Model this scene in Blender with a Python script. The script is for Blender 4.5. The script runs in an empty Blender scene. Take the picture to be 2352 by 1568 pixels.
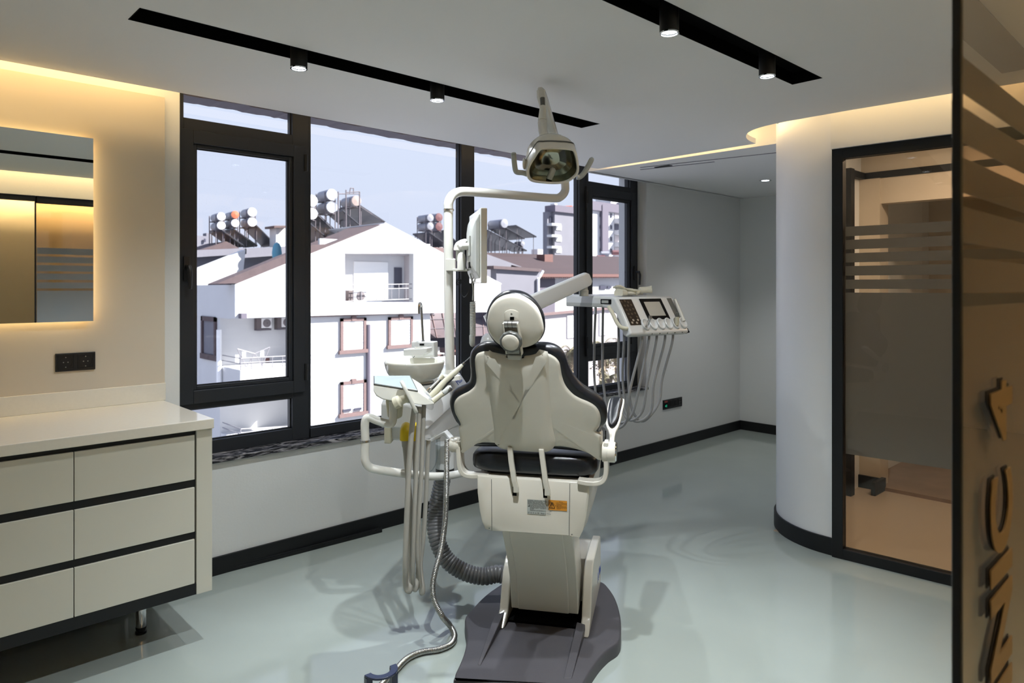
import bpy, bmesh, math, random
from mathutils import Vector, Matrix
random.seed(7)
SC = bpy.context.scene
COL = SC.collection
V = Vector

# ------------------------------------------------------------------ camera
HEAD = math.radians(46.6)          # heading of the view measured from the window wall
EYE = V((0.0, 0.0, 1.55))
FPX, CX, HY = 1600.0, 1176.0, 660.0
FWD = V((math.cos(HEAD), math.sin(HEAD), 0.0))
RGT = V((math.sin(HEAD), -math.cos(HEAD), 0.0))
UP = V((0.0, 0.0, 1.0))
cam_data = bpy.data.cameras.new('camera')
cam = bpy.data.objects.new('camera', cam_data)
COL.objects.link(cam)
cam.matrix_world = Matrix((
    (RGT.x, UP.x, -FWD.x, EYE.x), (RGT.y, UP.y, -FWD.y, EYE.y), (RGT.z, UP.z, -FWD.z, EYE.z), (0, 0, 0, 1)))
cam_data.sensor_width = 36.0
cam_data.lens = 36.0 * FPX / 2352.0
cam_data.shift_y = (HY - 784.0) / 2352.0
cam_data.clip_start = 0.02
cam_data.clip_end = 400
cam_data.dof.use_dof = True
cam_data.dof.focus_distance = 3.2
cam_data.dof.aperture_fstop = 4.5
SC.camera = cam

# ------------------------------------------------------------------ view, world, sun
SC.view_settings.view_transform = 'Standard'
SC.view_settings.look = 'None'
SC.view_settings.gamma = 1.0
SC.view_settings.use_curve_mapping = False
SC.view_settings.exposure = 0.0
SC.cycles.use_denoising = True
SC.cycles.max_bounces = 10
SC.cycles.diffuse_bounces = 5
SC.cycles.glossy_bounces = 5
SC.cycles.transparent_max_bounces = 24
SC.cycles.caustics_reflective = False
SC.cycles.caustics_refractive = False
SC.cycles.sample_clamp_indirect = 6.0

world = bpy.data.worlds.new('sky')
SC.world = world
world.use_nodes = True
wn = world.node_tree
wn.nodes.clear()
w_tc = wn.nodes.new('ShaderNodeTexCoord')
w_sep = wn.nodes.new('ShaderNodeSeparateXYZ')
w_ramp = wn.nodes.new('ShaderNodeValToRGB')
w_bg = wn.nodes.new('ShaderNodeBackground')
w_out = wn.nodes.new('ShaderNodeOutputWorld')
wn.links.new(w_tc.outputs['Generated'], w_sep.inputs[0])
wn.links.new(w_sep.outputs['Z'], w_ramp.inputs['Fac'])
wn.links.new(w_ramp.outputs['Color'], w_bg.inputs['Color'])
wn.links.new(w_bg.outputs[0], w_out.inputs[0])
w_ramp.color_ramp.elements[0].position = 0.0
w_ramp.color_ramp.elements[0].color = (0.70, 0.76, 0.93, 1)
w_ramp.color_ramp.elements[1].position = 0.9
w_ramp.color_ramp.elements[1].color = (0.38, 0.53, 0.97, 1)
w_e = w_ramp.color_ramp.elements.new(0.28)
w_e.color = (0.70, 0.78, 0.96, 1)
w_bg.inputs['Strength'].default_value = 1.06

sun_data = bpy.data.lights.new('sun', 'SUN')
sun_data.energy = 19.0
sun_data.angle = math.radians(0.6)
sun_data.color = (1.0, 0.97, 0.93)
sun = bpy.data.objects.new('sun', sun_data)
COL.objects.link(sun)
sun.rotation_euler = V((-0.62, 0.50, -0.62)).to_track_quat('-Z', 'Y').to_euler()

SPOT_W = 90.0
COVE_W = 11.0
WARM = (1.0, 0.70, 0.33)

# ------------------------------------------------------------------ geometry of the place
def ray(px, py):
    return FWD + RGT * ((px - CX) / FPX) + UP * ((HY - py) / FPX)
def at(px, py, f):
    return EYE + ray(px, py) * f
def on_plane(px, py, p0, n):
    d = ray(px, py)
    return EYE + d * ((p0 - EYE).dot(n) / d.dot(n))
def on_y(px, py, Y):
    return on_plane(px, py, V((0, Y, 0)), V((0, 1, 0)))
def on_x(px, py, X):
    return on_plane(px, py, V((X, 0, 0)), V((1, 0, 0)))
def on_z(px, py, Z):
    return on_plane(px, py, V((0, 0, Z)), V((0, 0, 1)))

# ------------------------------------------------------------------ materials
def mat(name, col, rough=0.5, metal=0.0, spec=0.5, coat=0.0, vary=0.0, vscale=6.0, bump=0.0, bscale=60.0, emit=None, estr=0.0, trans=0.0):
    m = bpy.data.materials.new(name)
    m.use_nodes = True
    nt = m.node_tree
    b = nt.nodes['Principled BSDF']
    b.inputs['Base Color'].default_value = (*col, 1)
    b.inputs['Roughness'].default_value = rough
    b.inputs['Metallic'].default_value = metal
    b.inputs['Specular IOR Level'].default_value = spec
    b.inputs['Coat Weight'].default_value = coat
    b.inputs['Coat Roughness'].default_value = 0.05
    b.inputs['Transmission Weight'].default_value = trans
    if emit:
        b.inputs['Emission Color'].default_value = (*emit, 1)
        b.inputs['Emission Strength'].default_value = estr
    if vary or bump:
        tc = nt.nodes.new('ShaderNodeTexCoord')
    if vary:
        n = nt.nodes.new('ShaderNodeTexNoise')
        n.inputs['Scale'].default_value = vscale
        n.inputs['Detail'].default_value = 4
        nt.links.new(tc.outputs['Object'], n.inputs['Vector'])
        mr = nt.nodes.new('ShaderNodeMapRange')
        mr.inputs['From Min'].default_value = 0.3
        mr.inputs['From Max'].default_value = 0.7
        mr.inputs['To Min'].default_value = 1 - vary
        mr.inputs['To Max'].default_value = 1 + vary
        nt.links.new(n.outputs['Fac'], mr.inputs['Value'])
        mx = nt.nodes.new('ShaderNodeMix')
        mx.data_type = 'RGBA'
        mx.blend_type = 'MULTIPLY'
        mx.inputs['Factor'].default_value = 1
        mx.inputs['A'].default_value = (*col, 1)
        nt.links.new(mr.outputs['Result'], mx.inputs['B'])
        nt.links.new(mx.outputs['Result'], b.inputs['Base Color'])
    if bump:
        n2 = nt.nodes.new('ShaderNodeTexNoise')
        n2.inputs['Scale'].default_value = bscale
        n2.inputs['Detail'].default_value = 3
        nt.links.new(tc.outputs['Object'], n2.inputs['Vector'])
        bp = nt.nodes.new('ShaderNodeBump')
        bp.inputs['Strength'].default_value = bump
        bp.inputs['Distance'].default_value = 0.004
        nt.links.new(n2.outputs['Fac'], bp.inputs['Height'])
        nt.links.new(bp.outputs['Normal'], b.inputs['Normal'])
    return m

def glass_mat(name, tint, ior=1.45, dust=0.0, film=0.0):
    m = bpy.data.materials.new(name)
    m.use_nodes = True
    nt = m.node_tree
    nt.nodes.clear()
    out = nt.nodes.new('ShaderNodeOutputMaterial')
    tr = nt.nodes.new('ShaderNodeBsdfTransparent')
    tr.inputs['Color'].default_value = (*tint, 1)
    gl = nt.nodes.new('ShaderNodeBsdfGlossy')
    gl.inputs['Roughness'].default_value = 0.0
    fr = nt.nodes.new('ShaderNodeFresnel')
    fr.inputs['IOR'].default_value = ior
    geo = nt.nodes.new('ShaderNodeNewGeometry')
    inv = nt.nodes.new('ShaderNodeMath'); inv.operation = 'SUBTRACT'; inv.inputs[0].default_value = 1.0
    nt.links.new(geo.outputs['Backfacing'], inv.inputs[1])
    mul = nt.nodes.new('ShaderNodeMath'); mul.operation = 'MULTIPLY'
    nt.links.new(fr.outputs[0], mul.inputs[0]); nt.links.new(inv.outputs[0], mul.inputs[1])
    mx = nt.nodes.new('ShaderNodeMixShader')
    nt.links.new(mul.outputs[0], mx.inputs[0]); nt.links.new(tr.outputs[0], mx.inputs[1]); nt.links.new(gl.outputs[0], mx.inputs[2])
    last = mx
    if dust:
        tc = nt.nodes.new('ShaderNodeTexCoord')
        vo = nt.nodes.new('ShaderNodeTexVoronoi'); vo.inputs['Scale'].default_value = 90
        nt.links.new(tc.outputs['Object'], vo.inputs['Vector'])
        ns = nt.nodes.new('ShaderNodeTexNoise'); ns.inputs['Scale'].default_value = 3.0
        nt.links.new(tc.outputs['Object'], ns.inputs['Vector'])
        th = nt.nodes.new('ShaderNodeMapRange')
        th.inputs['From Min'].default_value = 0.10; th.inputs['From Max'].default_value = 0.04
        th.inputs['To Min'].default_value = 0.0; th.inputs['To Max'].default_value = dust
        nt.links.new(vo.outputs['Distance'], th.inputs['Value'])
        mm = nt.nodes.new('ShaderNodeMath'); mm.operation = 'MULTIPLY'
        nt.links.new(th.outputs[0], mm.inputs[0]); nt.links.new(ns.outputs['Fac'], mm.inputs[1])
        df = nt.nodes.new('ShaderNodeBsdfTranslucent'); df.inputs['Color'].default_value = (0.9, 0.9, 0.9, 1)
        m2 = nt.nodes.new('ShaderNodeMixShader')
        nt.links.new(mm.outputs[0], m2.inputs[0]); nt.links.new(mx.outputs[0], m2.inputs[1]); nt.links.new(df.outputs[0], m2.inputs[2])
        last = m2
    nt.links.new(last.outputs[0], out.inputs['Surface'])
    return m

def film_mat(name, dc=0.30, tc=0.34):
    m = bpy.data.materials.new(name); m.use_nodes = True
    nt = m.node_tree; nt.nodes.clear()
    out = nt.nodes.new('ShaderNodeOutputMaterial')
    tr = nt.nodes.new('ShaderNodeBsdfTransparent'); tr.inputs['Color'].default_value = (0.75, 0.74, 0.72, 1)
    d = nt.nodes.new('ShaderNodeBsdfDiffuse'); d.inputs['Color'].default_value = (dc, dc * 1.05, dc * 1.10, 1)
    t = nt.nodes.new('ShaderNodeBsdfTranslucent'); t.inputs['Color'].default_value = (tc * .97, tc, tc, 1)
    n = nt.nodes.new('ShaderNodeTexNoise'); n.inputs['Scale'].default_value = 400
    mr = nt.nodes.new('ShaderNodeMapRange'); mr.inputs['To Min'].default_value = 0.10; mr.inputs['To Max'].default_value = 0.16
    nt.links.new(n.outputs['Fac'], mr.inputs['Value'])
    a = nt.nodes.new('ShaderNodeMixShader'); a.inputs[0].default_value = 0.5
    nt.links.new(d.outputs[0], a.inputs[1]); nt.links.new(t.outputs[0], a.inputs[2])
    b = nt.nodes.new('ShaderNodeMixShader')
    nt.links.new(mr.outputs[0], b.inputs[0]); nt.links.new(a.outputs[0], b.inputs[1]); nt.links.new(tr.outputs[0], b.inputs[2])
    nt.links.new(b.outputs[0], out.inputs['Surface'])
    return m

def marble_mat(name):
    m = mat(name, (0.03, 0.03, 0.035), 0.25)
    nt = m.node_tree
    tc = nt.nodes.new('ShaderNodeTexCoord')
    n = nt.nodes.new('ShaderNodeTexNoise'); n.inputs['Scale'].default_value = 9; n.inputs['Detail'].default_value = 8; n.inputs['Distortion'].default_value = 1.5
    mp = nt.nodes.new('ShaderNodeMapping'); mp.inputs['Scale'].default_value = (1.0, 3, 6)
    nt.links.new(tc.outputs['Object'], mp.inputs[0]); nt.links.new(mp.outputs[0], n.inputs['Vector'])
    r = nt.nodes.new('ShaderNodeValToRGB')
    r.color_ramp.elements[0].position = 0.46; r.color_ramp.elements[0].color = (0.012, 0.012, 0.016, 1)
    r.color_ramp.elements[1].position = 0.68; r.color_ramp.elements[1].color = (0.38, 0.36, 0.37, 1)
    nt.links.new(n.outputs['Fac'], r.inputs[0])
    nt.links.new(r.outputs[0], nt.nodes['Principled BSDF'].inputs['Base Color'])
    return m

M = {}
M['wall'] = mat('wall_paint', (0.70, 0.70, 0.68), 0.75, spec=0.25, bump=0.12, bscale=90)
M['wall_niche'] = mat('wall_paint_niche', (0.76, 0.78, 0.775), 0.6, spec=0.3, bump=0.1, bscale=90)
M['wall_pillar'] = mat('wall_paint_satin', (0.82, 0.82, 0.82), 0.38, spec=0.4)
M['panel'] = mat('lacquered_panel', (0.60, 0.535, 0.435), 0.32, spec=0.4)
M['ceiling'] = mat('ceiling_paint', (0.84, 0.83, 0.815), 0.8, spec=0.2, bump=0.1, bscale=50)
M['floor'] = mat('epoxy_floor', (0.355, 0.396, 0.366), 0.08, spec=0.5, vary=0.03, vscale=2.0)
M['corridor_floor'] = mat('corridor_floor_beige', (0.50, 0.41, 0.31), 0.18)
M['stone'] = mat('brown_stone', (0.24, 0.16, 0.105), 0.3, vary=0.2, vscale=5)
M['black_trim'] = mat('black_trim', (0.008, 0.009, 0.010), 0.5, spec=0.35)
M['matte_black'] = mat('matte_black', (0.004, 0.004, 0.004), 0.85, spec=0.05)
M['frame'] = mat('anthracite_frame', (0.020, 0.022, 0.026), 0.42, spec=0.4, bump=0.03, bscale=300)
M['gasket'] = mat('gasket_rubber', (0.004, 0.004, 0.004), 0.6)
M['glass'] = glass_mat('window_glass', (0.985, 0.99, 0.995))
M['dusty_glass'] = glass_mat('dusty_window_glass', (0.97, 0.975, 0.985), dust=0.55)
M['bronze_glass'] = glass_mat('bronze_glass', (0.93, 0.88, 0.82), ior=1.5)
M['front_glass'] = glass_mat('front_bronze_glass', (0.88, 0.80, 0.70), ior=1.5)
M['film'] = film_mat('frosted_film', 0.36, 0.30)
M['film_front'] = film_mat('frosted_film_entrance', 0.55, 0.34)
M['marble'] = marble_mat('black_marble')
M['mirror'] = mat('mirror_silver', (0.80, 0.82, 0.80), 0.0, metal=1.0)
M['led'] = mat('warm_led', (0.9, 0.8, 0.5), 0.5, emit=(1.0, 0.70, 0.32), estr=14.0)
M['cabinet'] = mat('cream_gloss_cabinet', (0.57, 0.555, 0.475), 0.22, spec=0.5)
M['worktop'] = mat('white_stone_worktop', (0.74, 0.70, 0.61), 0.12, spec=0.5, vary=0.015, vscale=80)
M['chrome'] = mat('chrome', (0.75, 0.75, 0.76), 0.08, metal=1.0)
M['steel'] = mat('brushed_steel', (0.46, 0.45, 0.43), 0.32, metal=1.0)
M['white'] = mat('white_gloss_plastic', (0.70, 0.69, 0.63), 0.16, spec=0.5, coat=0.3)
M['chair_white'] = mat('chair_shell_plastic', (0.62, 0.59, 0.515), 0.22, spec=0.5, coat=0.12)
M['white_enamel'] = mat('white_enamel_tube', (0.72, 0.71, 0.66), 0.14, spec=0.5, coat=0.4)
M['tray_white'] = mat('tray_white_plastic', (0.66, 0.67, 0.67), 0.25, spec=0.5)
M['ceramic'] = mat('bowl_ceramic', (0.70, 0.69, 0.62), 0.08, spec=0.6, coat=0.5)
M['cream'] = mat('cream_silicone', (0.62, 0.59, 0.46), 0.4)
M['leather'] = mat('black_leatherette', (0.008, 0.009, 0.012), 0.24, spec=0.55, bump=0.15, bscale=500)
M['grey_plastic'] = mat('grey_plastic', (0.11, 0.113, 0.105), 0.4)
M['light_grey'] = mat('light_grey_plastic', (0.42, 0.43, 0.40), 0.35)
M['base_grey'] = mat('base_grey_plastic', (0.068, 0.064, 0.072), 0.5, spec=0.4, bump=0.25, bscale=400)
M['hose'] = mat('grey_hose', (0.38, 0.365, 0.325), 0.4)
M['tray_hose'] = mat('tray_hose_grey', (0.27, 0.27, 0.275), 0.35)
M['corrugated'] = mat('corrugated_grey', (0.145, 0.145, 0.150), 0.28, spec=0.5)
M['yellow'] = mat('yellow_plastic', (0.75, 0.55, 0.01), 0.35)
M['blue_print'] = mat('blue_print', (0.015, 0.05, 0.28), 0.4)
M['black_print'] = mat('black_print', (0.01, 0.01, 0.01), 0.5)
M['label_silver'] = mat('label_silver', (0.40, 0.42, 0.39), 0.4)
M['label_orange'] = mat('label_orange', (0.62, 0.25, 0.02), 0.45)
M['tray_top'] = mat('blue_grey_tray', (0.36, 0.42, 0.44), 0.3)
M['keypad'] = mat('dark_brown_keypad', (0.016, 0.009, 0.005), 0.45, spec=0.25)
M['key'] = mat('key_print', (0.060, 0.038, 0.022), 0.35)
M['key_pale'] = mat('pale_key', (0.36, 0.30, 0.24), 0.35)
M['screen'] = mat('grey_screen', (0.44, 0.43, 0.39), 0.15)
M['bezel'] = mat('black_bezel', (0.003, 0.003, 0.004), 0.5, spec=0.08)
M['clear'] = glass_mat('clear_plastic', (0.86, 0.88, 0.89), ior=1.35)
M['lamp_glass'] = glass_mat('lamp_cover', (0.97, 0.97, 0.94), ior=1.5)
M['reflector'] = mat('reflector', (0.40, 0.41, 0.36), 0.16, metal=1.0)
M['black_plastic'] = mat('black_plastic', (0.008, 0.008, 0.009), 0.35)
M['blue_black'] = mat('blue_black_metal', (0.012, 0.018, 0.05), 0.22, spec=0.6)
M['latex'] = mat('latex_glove', (0.68, 0.66, 0.55), 0.5)
M['red'] = mat('red_plastic', (0.5, 0.05, 0.04), 0.4)
M['spot_lens'] = mat('spot_lens', (0.9, 0.9, 0.9), 0.3, emit=(0.85, 0.93, 1.0), estr=9.0)
M['green_led'] = mat('green_led', (0.0, 0.3, 0.15), 0.3, emit=(0.05, 0.9, 0.5), estr=0.35)
M['letter_face'] = mat('letter_face_black', (0.006, 0.006, 0.006), 0.5)
M['letter_side'] = mat('letter_side_bronze', (0.17, 0.105, 0.04), 0.5)
# outside
M['facade'] = mat('white_render', (0.58, 0.58, 0.585), 0.85, vary=0.03, vscale=0.6)
M['facade_grey'] = mat('grey_render_and_shade', (0.17, 0.168, 0.195), 0.85, vary=0.05, vscale=0.8)  # also stands in for shade on the far-left white house
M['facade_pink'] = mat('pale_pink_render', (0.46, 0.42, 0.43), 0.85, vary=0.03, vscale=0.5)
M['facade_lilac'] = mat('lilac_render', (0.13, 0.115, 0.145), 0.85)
M['trim_pink'] = mat('pink_window_trim', (0.165, 0.108, 0.104), 0.8, vary=0.08, vscale=8)
M['shutter'] = mat('white_shutter', (0.80, 0.80, 0.79), 0.6)
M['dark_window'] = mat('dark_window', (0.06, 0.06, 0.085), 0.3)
M['roof_brown'] = mat('brown_roof', (0.085, 0.058, 0.06), 0.8, vary=0.12, vscale=3)
M['roof_red'] = mat('red_brown_roof', (0.034, 0.0175, 0.019), 0.8, vary=0.10, vscale=4)
M['eave_orange'] = mat('orange_eave', (0.15, 0.07, 0.06), 0.8)
M['solar'] = mat('solar_panel_dark', (0.035, 0.035, 0.045), 0.35, vary=0.2, vscale=4)
M['tank'] = mat('tank_galvanised', (0.25, 0.255, 0.29), 0.5)
M['tank_white'] = mat('tank_white_end', (0.86, 0.86, 0.86), 0.6)
M['tank_orange'] = mat('tank_orange_end', (0.55, 0.13, 0.06), 0.6)
M['tank_pink'] = mat('tank_pink_end', (0.30, 0.235, 0.215), 0.6)
M['tank_red'] = mat('tank_red_band', (0.13, 0.045, 0.05), 0.6)
M['rust'] = mat('rusty_steel', (0.11, 0.095, 0.11), 0.7)
M['railing'] = mat('pale_railing', (0.24, 0.23, 0.25), 0.5)
M['ac'] = mat('air_conditioner_white', (0.74, 0.72, 0.71), 0.5)
M['ac_fan'] = mat('air_conditioner_fan', (0.12, 0.095, 0.095), 0.6)
M['trunk'] = mat('palm_trunk', (0.13, 0.10, 0.075), 0.9, vary=0.3, vscale=9)
M['frond'] = mat('dry_palm_frond', (0.15, 0.135, 0.07), 0.7, vary=0.35, vscale=2)
M['frond_dry'] = mat('withered_palm_frond', (0.30, 0.24, 0.155), 0.8, vary=0.3, vscale=3)
M['street'] = mat('street_paving', (0.26, 0.265, 0.29), 0.9, vary=0.08, vscale=0.4)
M['umbrella_blue'] = mat('blue_fabric', (0.10, 0.30, 0.40), 0.7)
M['awning'] = mat('pergola_roof', (0.105, 0.078, 0.083), 0.7, vary=0.1, vscale=1)

# ------------------------------------------------------------------ mesh building
def spline(pts, n=4, closed=True):
    out = []
    N = len(pts)
    rng = range(N if closed else N - 1)
    for i in rng:
        if closed:
            p0, p1, p2, p3 = pts[(i - 1) % N], pts[i], pts[(i + 1) % N], pts[(i + 2) % N]
        else:
            p0, p1, p2, p3 = pts[max(i - 1, 0)], pts[i], pts[i + 1], pts[min(i + 2, N - 1)]
        for k in range(n):
            t = k / n
            out.append(0.5 * ((2 * p1) + (p2 - p0) * t + (2 * p0 - 5 * p1 + 4 * p2 - p3) * t * t + (3 * p1 - p0 - 3 * p2 + p3) * t ** 3))
    if not closed:
        out.append(pts[-1].copy())
    return out

class B:
    def __init__(s):
        s.v, s.f = [], []
    def add(s, vs, fs):
        o = len(s.v)
        s.v += [V(p) for p in vs]
        s.f += [[i + o for i in f] for f in fs]
        return s
    def hexa(s, p):      # 8 points, bottom ring then top ring
        return s.add(p, [(3, 2, 1, 0), (4, 5, 6, 7), (0, 1, 5, 4), (1, 2, 6, 5), (2, 3, 7, 6), (3, 0, 4, 7)])
    def box(s, x0, x1, y0, y1, z0, z1):
        return s.hexa([(x0, y0, z0), (x1, y0, z0), (x1, y1, z0), (x0, y1, z0), (x0, y0, z1), (x1, y0, z1), (x1, y1, z1), (x0, y1, z1)])
    def obox(s, o, a, b, c):   # corner, three edge vectors
        o, a, b, c = V(o), V(a), V(b), V(c)
        return s.hexa([o, o + a, o + a + b, o + b, o + c, o + a + c, o + a + b + c, o + b + c])
    def prism(s, pts, vec):
        pts = [V(p) for p in pts]; vec = V(vec); n = len(pts)
        fs = [list(range(n))[::-1], list(range(n, 2 * n))]
        fs += [(i, (i + 1) % n, n + (i + 1) % n, n + i) for i in range(n)]
        return s.add(pts + [p + vec for p in pts], fs)
    def loft(s, rings, cap0=True, cap1=True, closed=True):
        n = len(rings[0]); vs = []; fs = []
        for r in rings: vs += list(r)
        for k in range(len(rings) - 1):
            for i in range(n if closed else n - 1):
                j = (i + 1) % n
                fs.append((k * n + i, k * n + j, (k + 1) * n + j, (k + 1) * n + i))
        if cap0: fs.append(list(range(n))[::-1])
        if cap1: fs.append([(len(rings) - 1) * n + i for i in range(n)])
        return s.add(vs, fs)
    def tube(s, pts, r, n=12, closed=False, caps=True):
        pts = [V(p) for p in pts]; N = len(pts)
        rs = r if isinstance(r, (list, tuple)) else [r] * N
        tang = []
        for i in range(N):
            if closed: t = pts[(i + 1) % N] - pts[i - 1]
            else: t = pts[min(i + 1, N - 1)] - pts[max(i - 1, 0)]
            tang.append(t.normalized() if t.length > 1e-9 else V((0, 0, 1)))
        a = tang[0].orthogonal().normalized()
        rings = []
        for i in range(N):
            if i:
                q = tang[i - 1].rotation_difference(tang[i]); a = (q @ a)
                a = (a - tang[i] * a.dot(tang[i])).normalized()
            b = tang[i].cross(a)
            rings.append([pts[i] + (a * math.cos(2 * math.pi * k / n) + b * math.sin(2 * math.pi * k / n)) * rs[i] for k in range(n)])
        if closed: rings.append(rings[0])
        return s.loft(rings, caps and not closed, caps and not closed)
    def cyl(s, p0, p1, r, r2=None, n=24):
        return s.tube([p0, p1], [r, r if r2 is None else r2], n)
    def lathe(s, prof, c, n=40, ax=None, caps=(True, True)):
        c = V(c); ax = V(ax).normalized() if ax is not None else V((0, 0, 1))
        a = ax.orthogonal().normalized(); b = ax.cross(a)
        rings = [[c + ax * z + (a * math.cos(2 * math.pi * k / n) + b * math.sin(2 * math.pi * k / n)) * max(r, 1e-4) for k in range(n)] for r, z in prof]
        return s.loft(rings, *caps)
    def ellipsoid(s, c, a, b, d, nu=16, nv=10):
        c, a, b, d = V(c), V(a), V(b), V(d); rings = []
        for j in range(nv + 1):
            ph = -math.pi / 2 + math.pi * j / nv; cr = max(math.cos(ph), 1e-3)
            rings.append([c + a * (cr * math.cos(2 * math.pi * i / nu)) + b * (cr * math.sin(2 * math.pi * i / nu)) + d * math.sin(ph) for i in range(nu)])
        return s.loft(rings)
    def pad(s, pts, nrm, prof, dome=None):
        """planar outline pts; prof = [(inset, height along nrm)]; dome = [(shrink, height)] extra rings, then a fan"""
        nrm = V(nrm).normalized(); pts = [V(p) for p in pts]; n = len(pts)
        u = (pts[1] - pts[0]); u = (u - nrm * u.dot(nrm)).normalized(); w = nrm.cross(u)
        q = [(p.dot(u), p.dot(w)) for p in pts]
        area = sum(q[i][0] * q[(i + 1) % n][1] - q[(i + 1) % n][0] * q[i][1] for i in range(n))
        sg = 1 if area > 0 else -1
        nm = []
        for i in range(n):
            a, c = q[i - 1], q[(i + 1) % n]
            d = V((c[0] - a[0], c[1] - a[1], 0))
            d.normalize()
            nm.append((u * (-d.y) + w * d.x) * sg)
        rings = [[pts[i] + nm[i] * ins + nrm * h for i in range(n)] for ins, h in prof]
        if sg < 0: rings = [r[::-1] for r in rings]
        if dome:
            last = rings[-1]; h0 = prof[-1][1]
            cen = sum(last, V((0, 0, 0))) / n
            for t, h in dome[:-1]:
                rings.append([p + (cen - p) * t + nrm * (h - h0) for p in last])
            s.loft(rings, True, False)
            o = len(s.v) - n
            s.v.append(cen + nrm * (dome[-1][1] - h0))
            k = len(s.v) - 1
            s.f += [[o + i, o + (i + 1) % n, k] for i in range(n)]
            return s
        return s.loft(rings)
    def build(s, name, m, parent=None, smooth=35, bevel=0.0, seg=2):
        me = bpy.data.meshes.new(name)
        me.from_pydata([tuple(p) for p in s.v], [], s.f)
        bm = bmesh.new(); bm.from_mesh(me)
        bmesh.ops.recalc_face_normals(bm, faces=bm.faces)
        bm.to_mesh(me); bm.free()
        o = bpy.data.objects.new(name, me)
        COL.objects.link(o)
        if m: me.materials.append(M[m] if isinstance(m, str) else m)
        if smooth:
            me.polygons.foreach_set('use_smooth', [True] * len(me.polygons))
            me.set_sharp_from_angle(angle=math.radians(smooth))
        if bevel:
            md = o.modifiers.new('bevel', 'BEVEL'); md.width = bevel; md.segments = seg
            md.limit_method = 'ANGLE'; md.angle_limit = math.radians(40)
        if parent is not None: own(o, parent)
        return o

def own(o, parent):
    o.parent = parent
    o.matrix_parent_inverse = parent.get('_inv') and Matrix([parent['_inv'][i * 4:i * 4 + 4] for i in range(4)]) or Matrix.Identity(4)
    return o
def thing(name, label, cat, loc=(0, 0, 0), group=None):
    o = bpy.data.objects.new(name, None)
    COL.objects.link(o)
    o.location = loc
    o.empty_display_size = 0.1
    inv = Matrix.Translation(-V(loc))
    o['_inv'] = [inv[i][j] for i in range(4) for j in range(4)]
    return tag(o, label, cat, group)
def tag(o, label, cat, group=None):
    o['label'] = label; o['category'] = cat
    if group: o['group'] = group
    return o
def struct(o, label=None):
    o['kind'] = 'structure'
    if label: o['label'] = label
    return o
def dup(root, new_label, offset, group=None):
    r = root.copy(); COL.objects.link(r)
    r.location = root.location + V(offset)
    r['label'] = new_label
    if group: r['group'] = group
    for ch in list(root.children):
        c = ch.copy(); COL.objects.link(c); c.parent = r
        for g in list(ch.children):
            d = g.copy(); COL.objects.link(d); d.parent = c
    return r
def text(name, body, m, parent, o, xdir, ydir, size, extrude=0.0005, align='LEFT', side=None, bold=0.0):
    cu = bpy.data.curves.new(name, 'FONT')
    cu.body = body; cu.size = size; cu.extrude = extrude; cu.align_x = align; cu.offset = bold
    ob = bpy.data.objects.new(name + '_font', cu); COL.objects.link(ob)
    xd = V(xdir).normalized(); yd = V(ydir); yd = (yd - xd * yd.dot(xd)).normalized(); zd = xd.cross(yd)
    o = V(o)
    dg = bpy.context.evaluated_depsgraph_get()
    me = bpy.data.meshes.new_from_object(ob.evaluated_get(dg))
    bpy.data.objects.remove(ob)
    me.transform(Matrix(((xd.x, yd.x, zd.x, o.x), (xd.y, yd.y, zd.y, o.y), (xd.z, yd.z, zd.z, o.z), (0, 0, 0, 1))))
    me.materials.clear(); me.materials.append(M[m])
    if side:
        me.materials.append(M[side])
        for p in me.polygons:
            if abs(p.normal.dot(zd)) < 0.5: p.material_index = 1
    r = bpy.data.objects.new(name, me); COL.objects.link(r)
    if parent is not None: own(r, parent)
    return r

# ================================================================== THE ROOM
ZC = 2.52                  # ceiling
ZS = 2.70                  # slab above
WY = 3.83                  # window wall face
GY = 3.93                  # window frames

b = B(); b.box(-1.1, 7.2, 0.26, 3.9, -0.10, 0.0); struct(b.build('floor', 'floor', smooth=0))
b = B(); b.box(-1.1, 9.0, -2.1, 0.26, -0.10, -0.001); struct(b.build('floor', 'floor', smooth=0))
b = B(); b.box(4.26, 5.70, 0.26, 2.08, -0.02, 0.004); struct(b.build('floor', 'corridor_floor', smooth=0))
b = B(); b.box(5.70, 8.9, 0.26, 2.08, -0.02, 0.03); struct(b.build('floor', 'stone', smooth=0))

# window wall (opening 1.237 .. 5.335)
b = B()
b.box(-1.1, 1.237, WY, 4.15, 0, ZS)
b.box(5.335, 7.2, WY, 4.15, 0, ZS)
b.box(1.237, 5.335, WY, 4.15, 0, 0.605)
struct(b.build('wall_north', 'wall', smooth=0))
b = B()
jag = [V((1.237, 3.985, ZS))]
x = 1.237
while x < 5.33:
    jag.append(V((x, 3.985, 2.602 + random.uniform(-0.004, 0.004)))); x += random.uniform(0.02, 0.07)
jag += [V((5.335, 3.985, 2.60)), V((5.335, 3.985, ZS))]
b.prism(jag, (0, 0.16, 0))
struct(b.build('trim_lintel', 'facade_lilac', smooth=0))
b = B(); b.box(1.237, 5.335, 3.805, 3.95, 0.607, 0.634)
struct(b.build('window_sill', 'marble', smooth=0, bevel=0.003))
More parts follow.
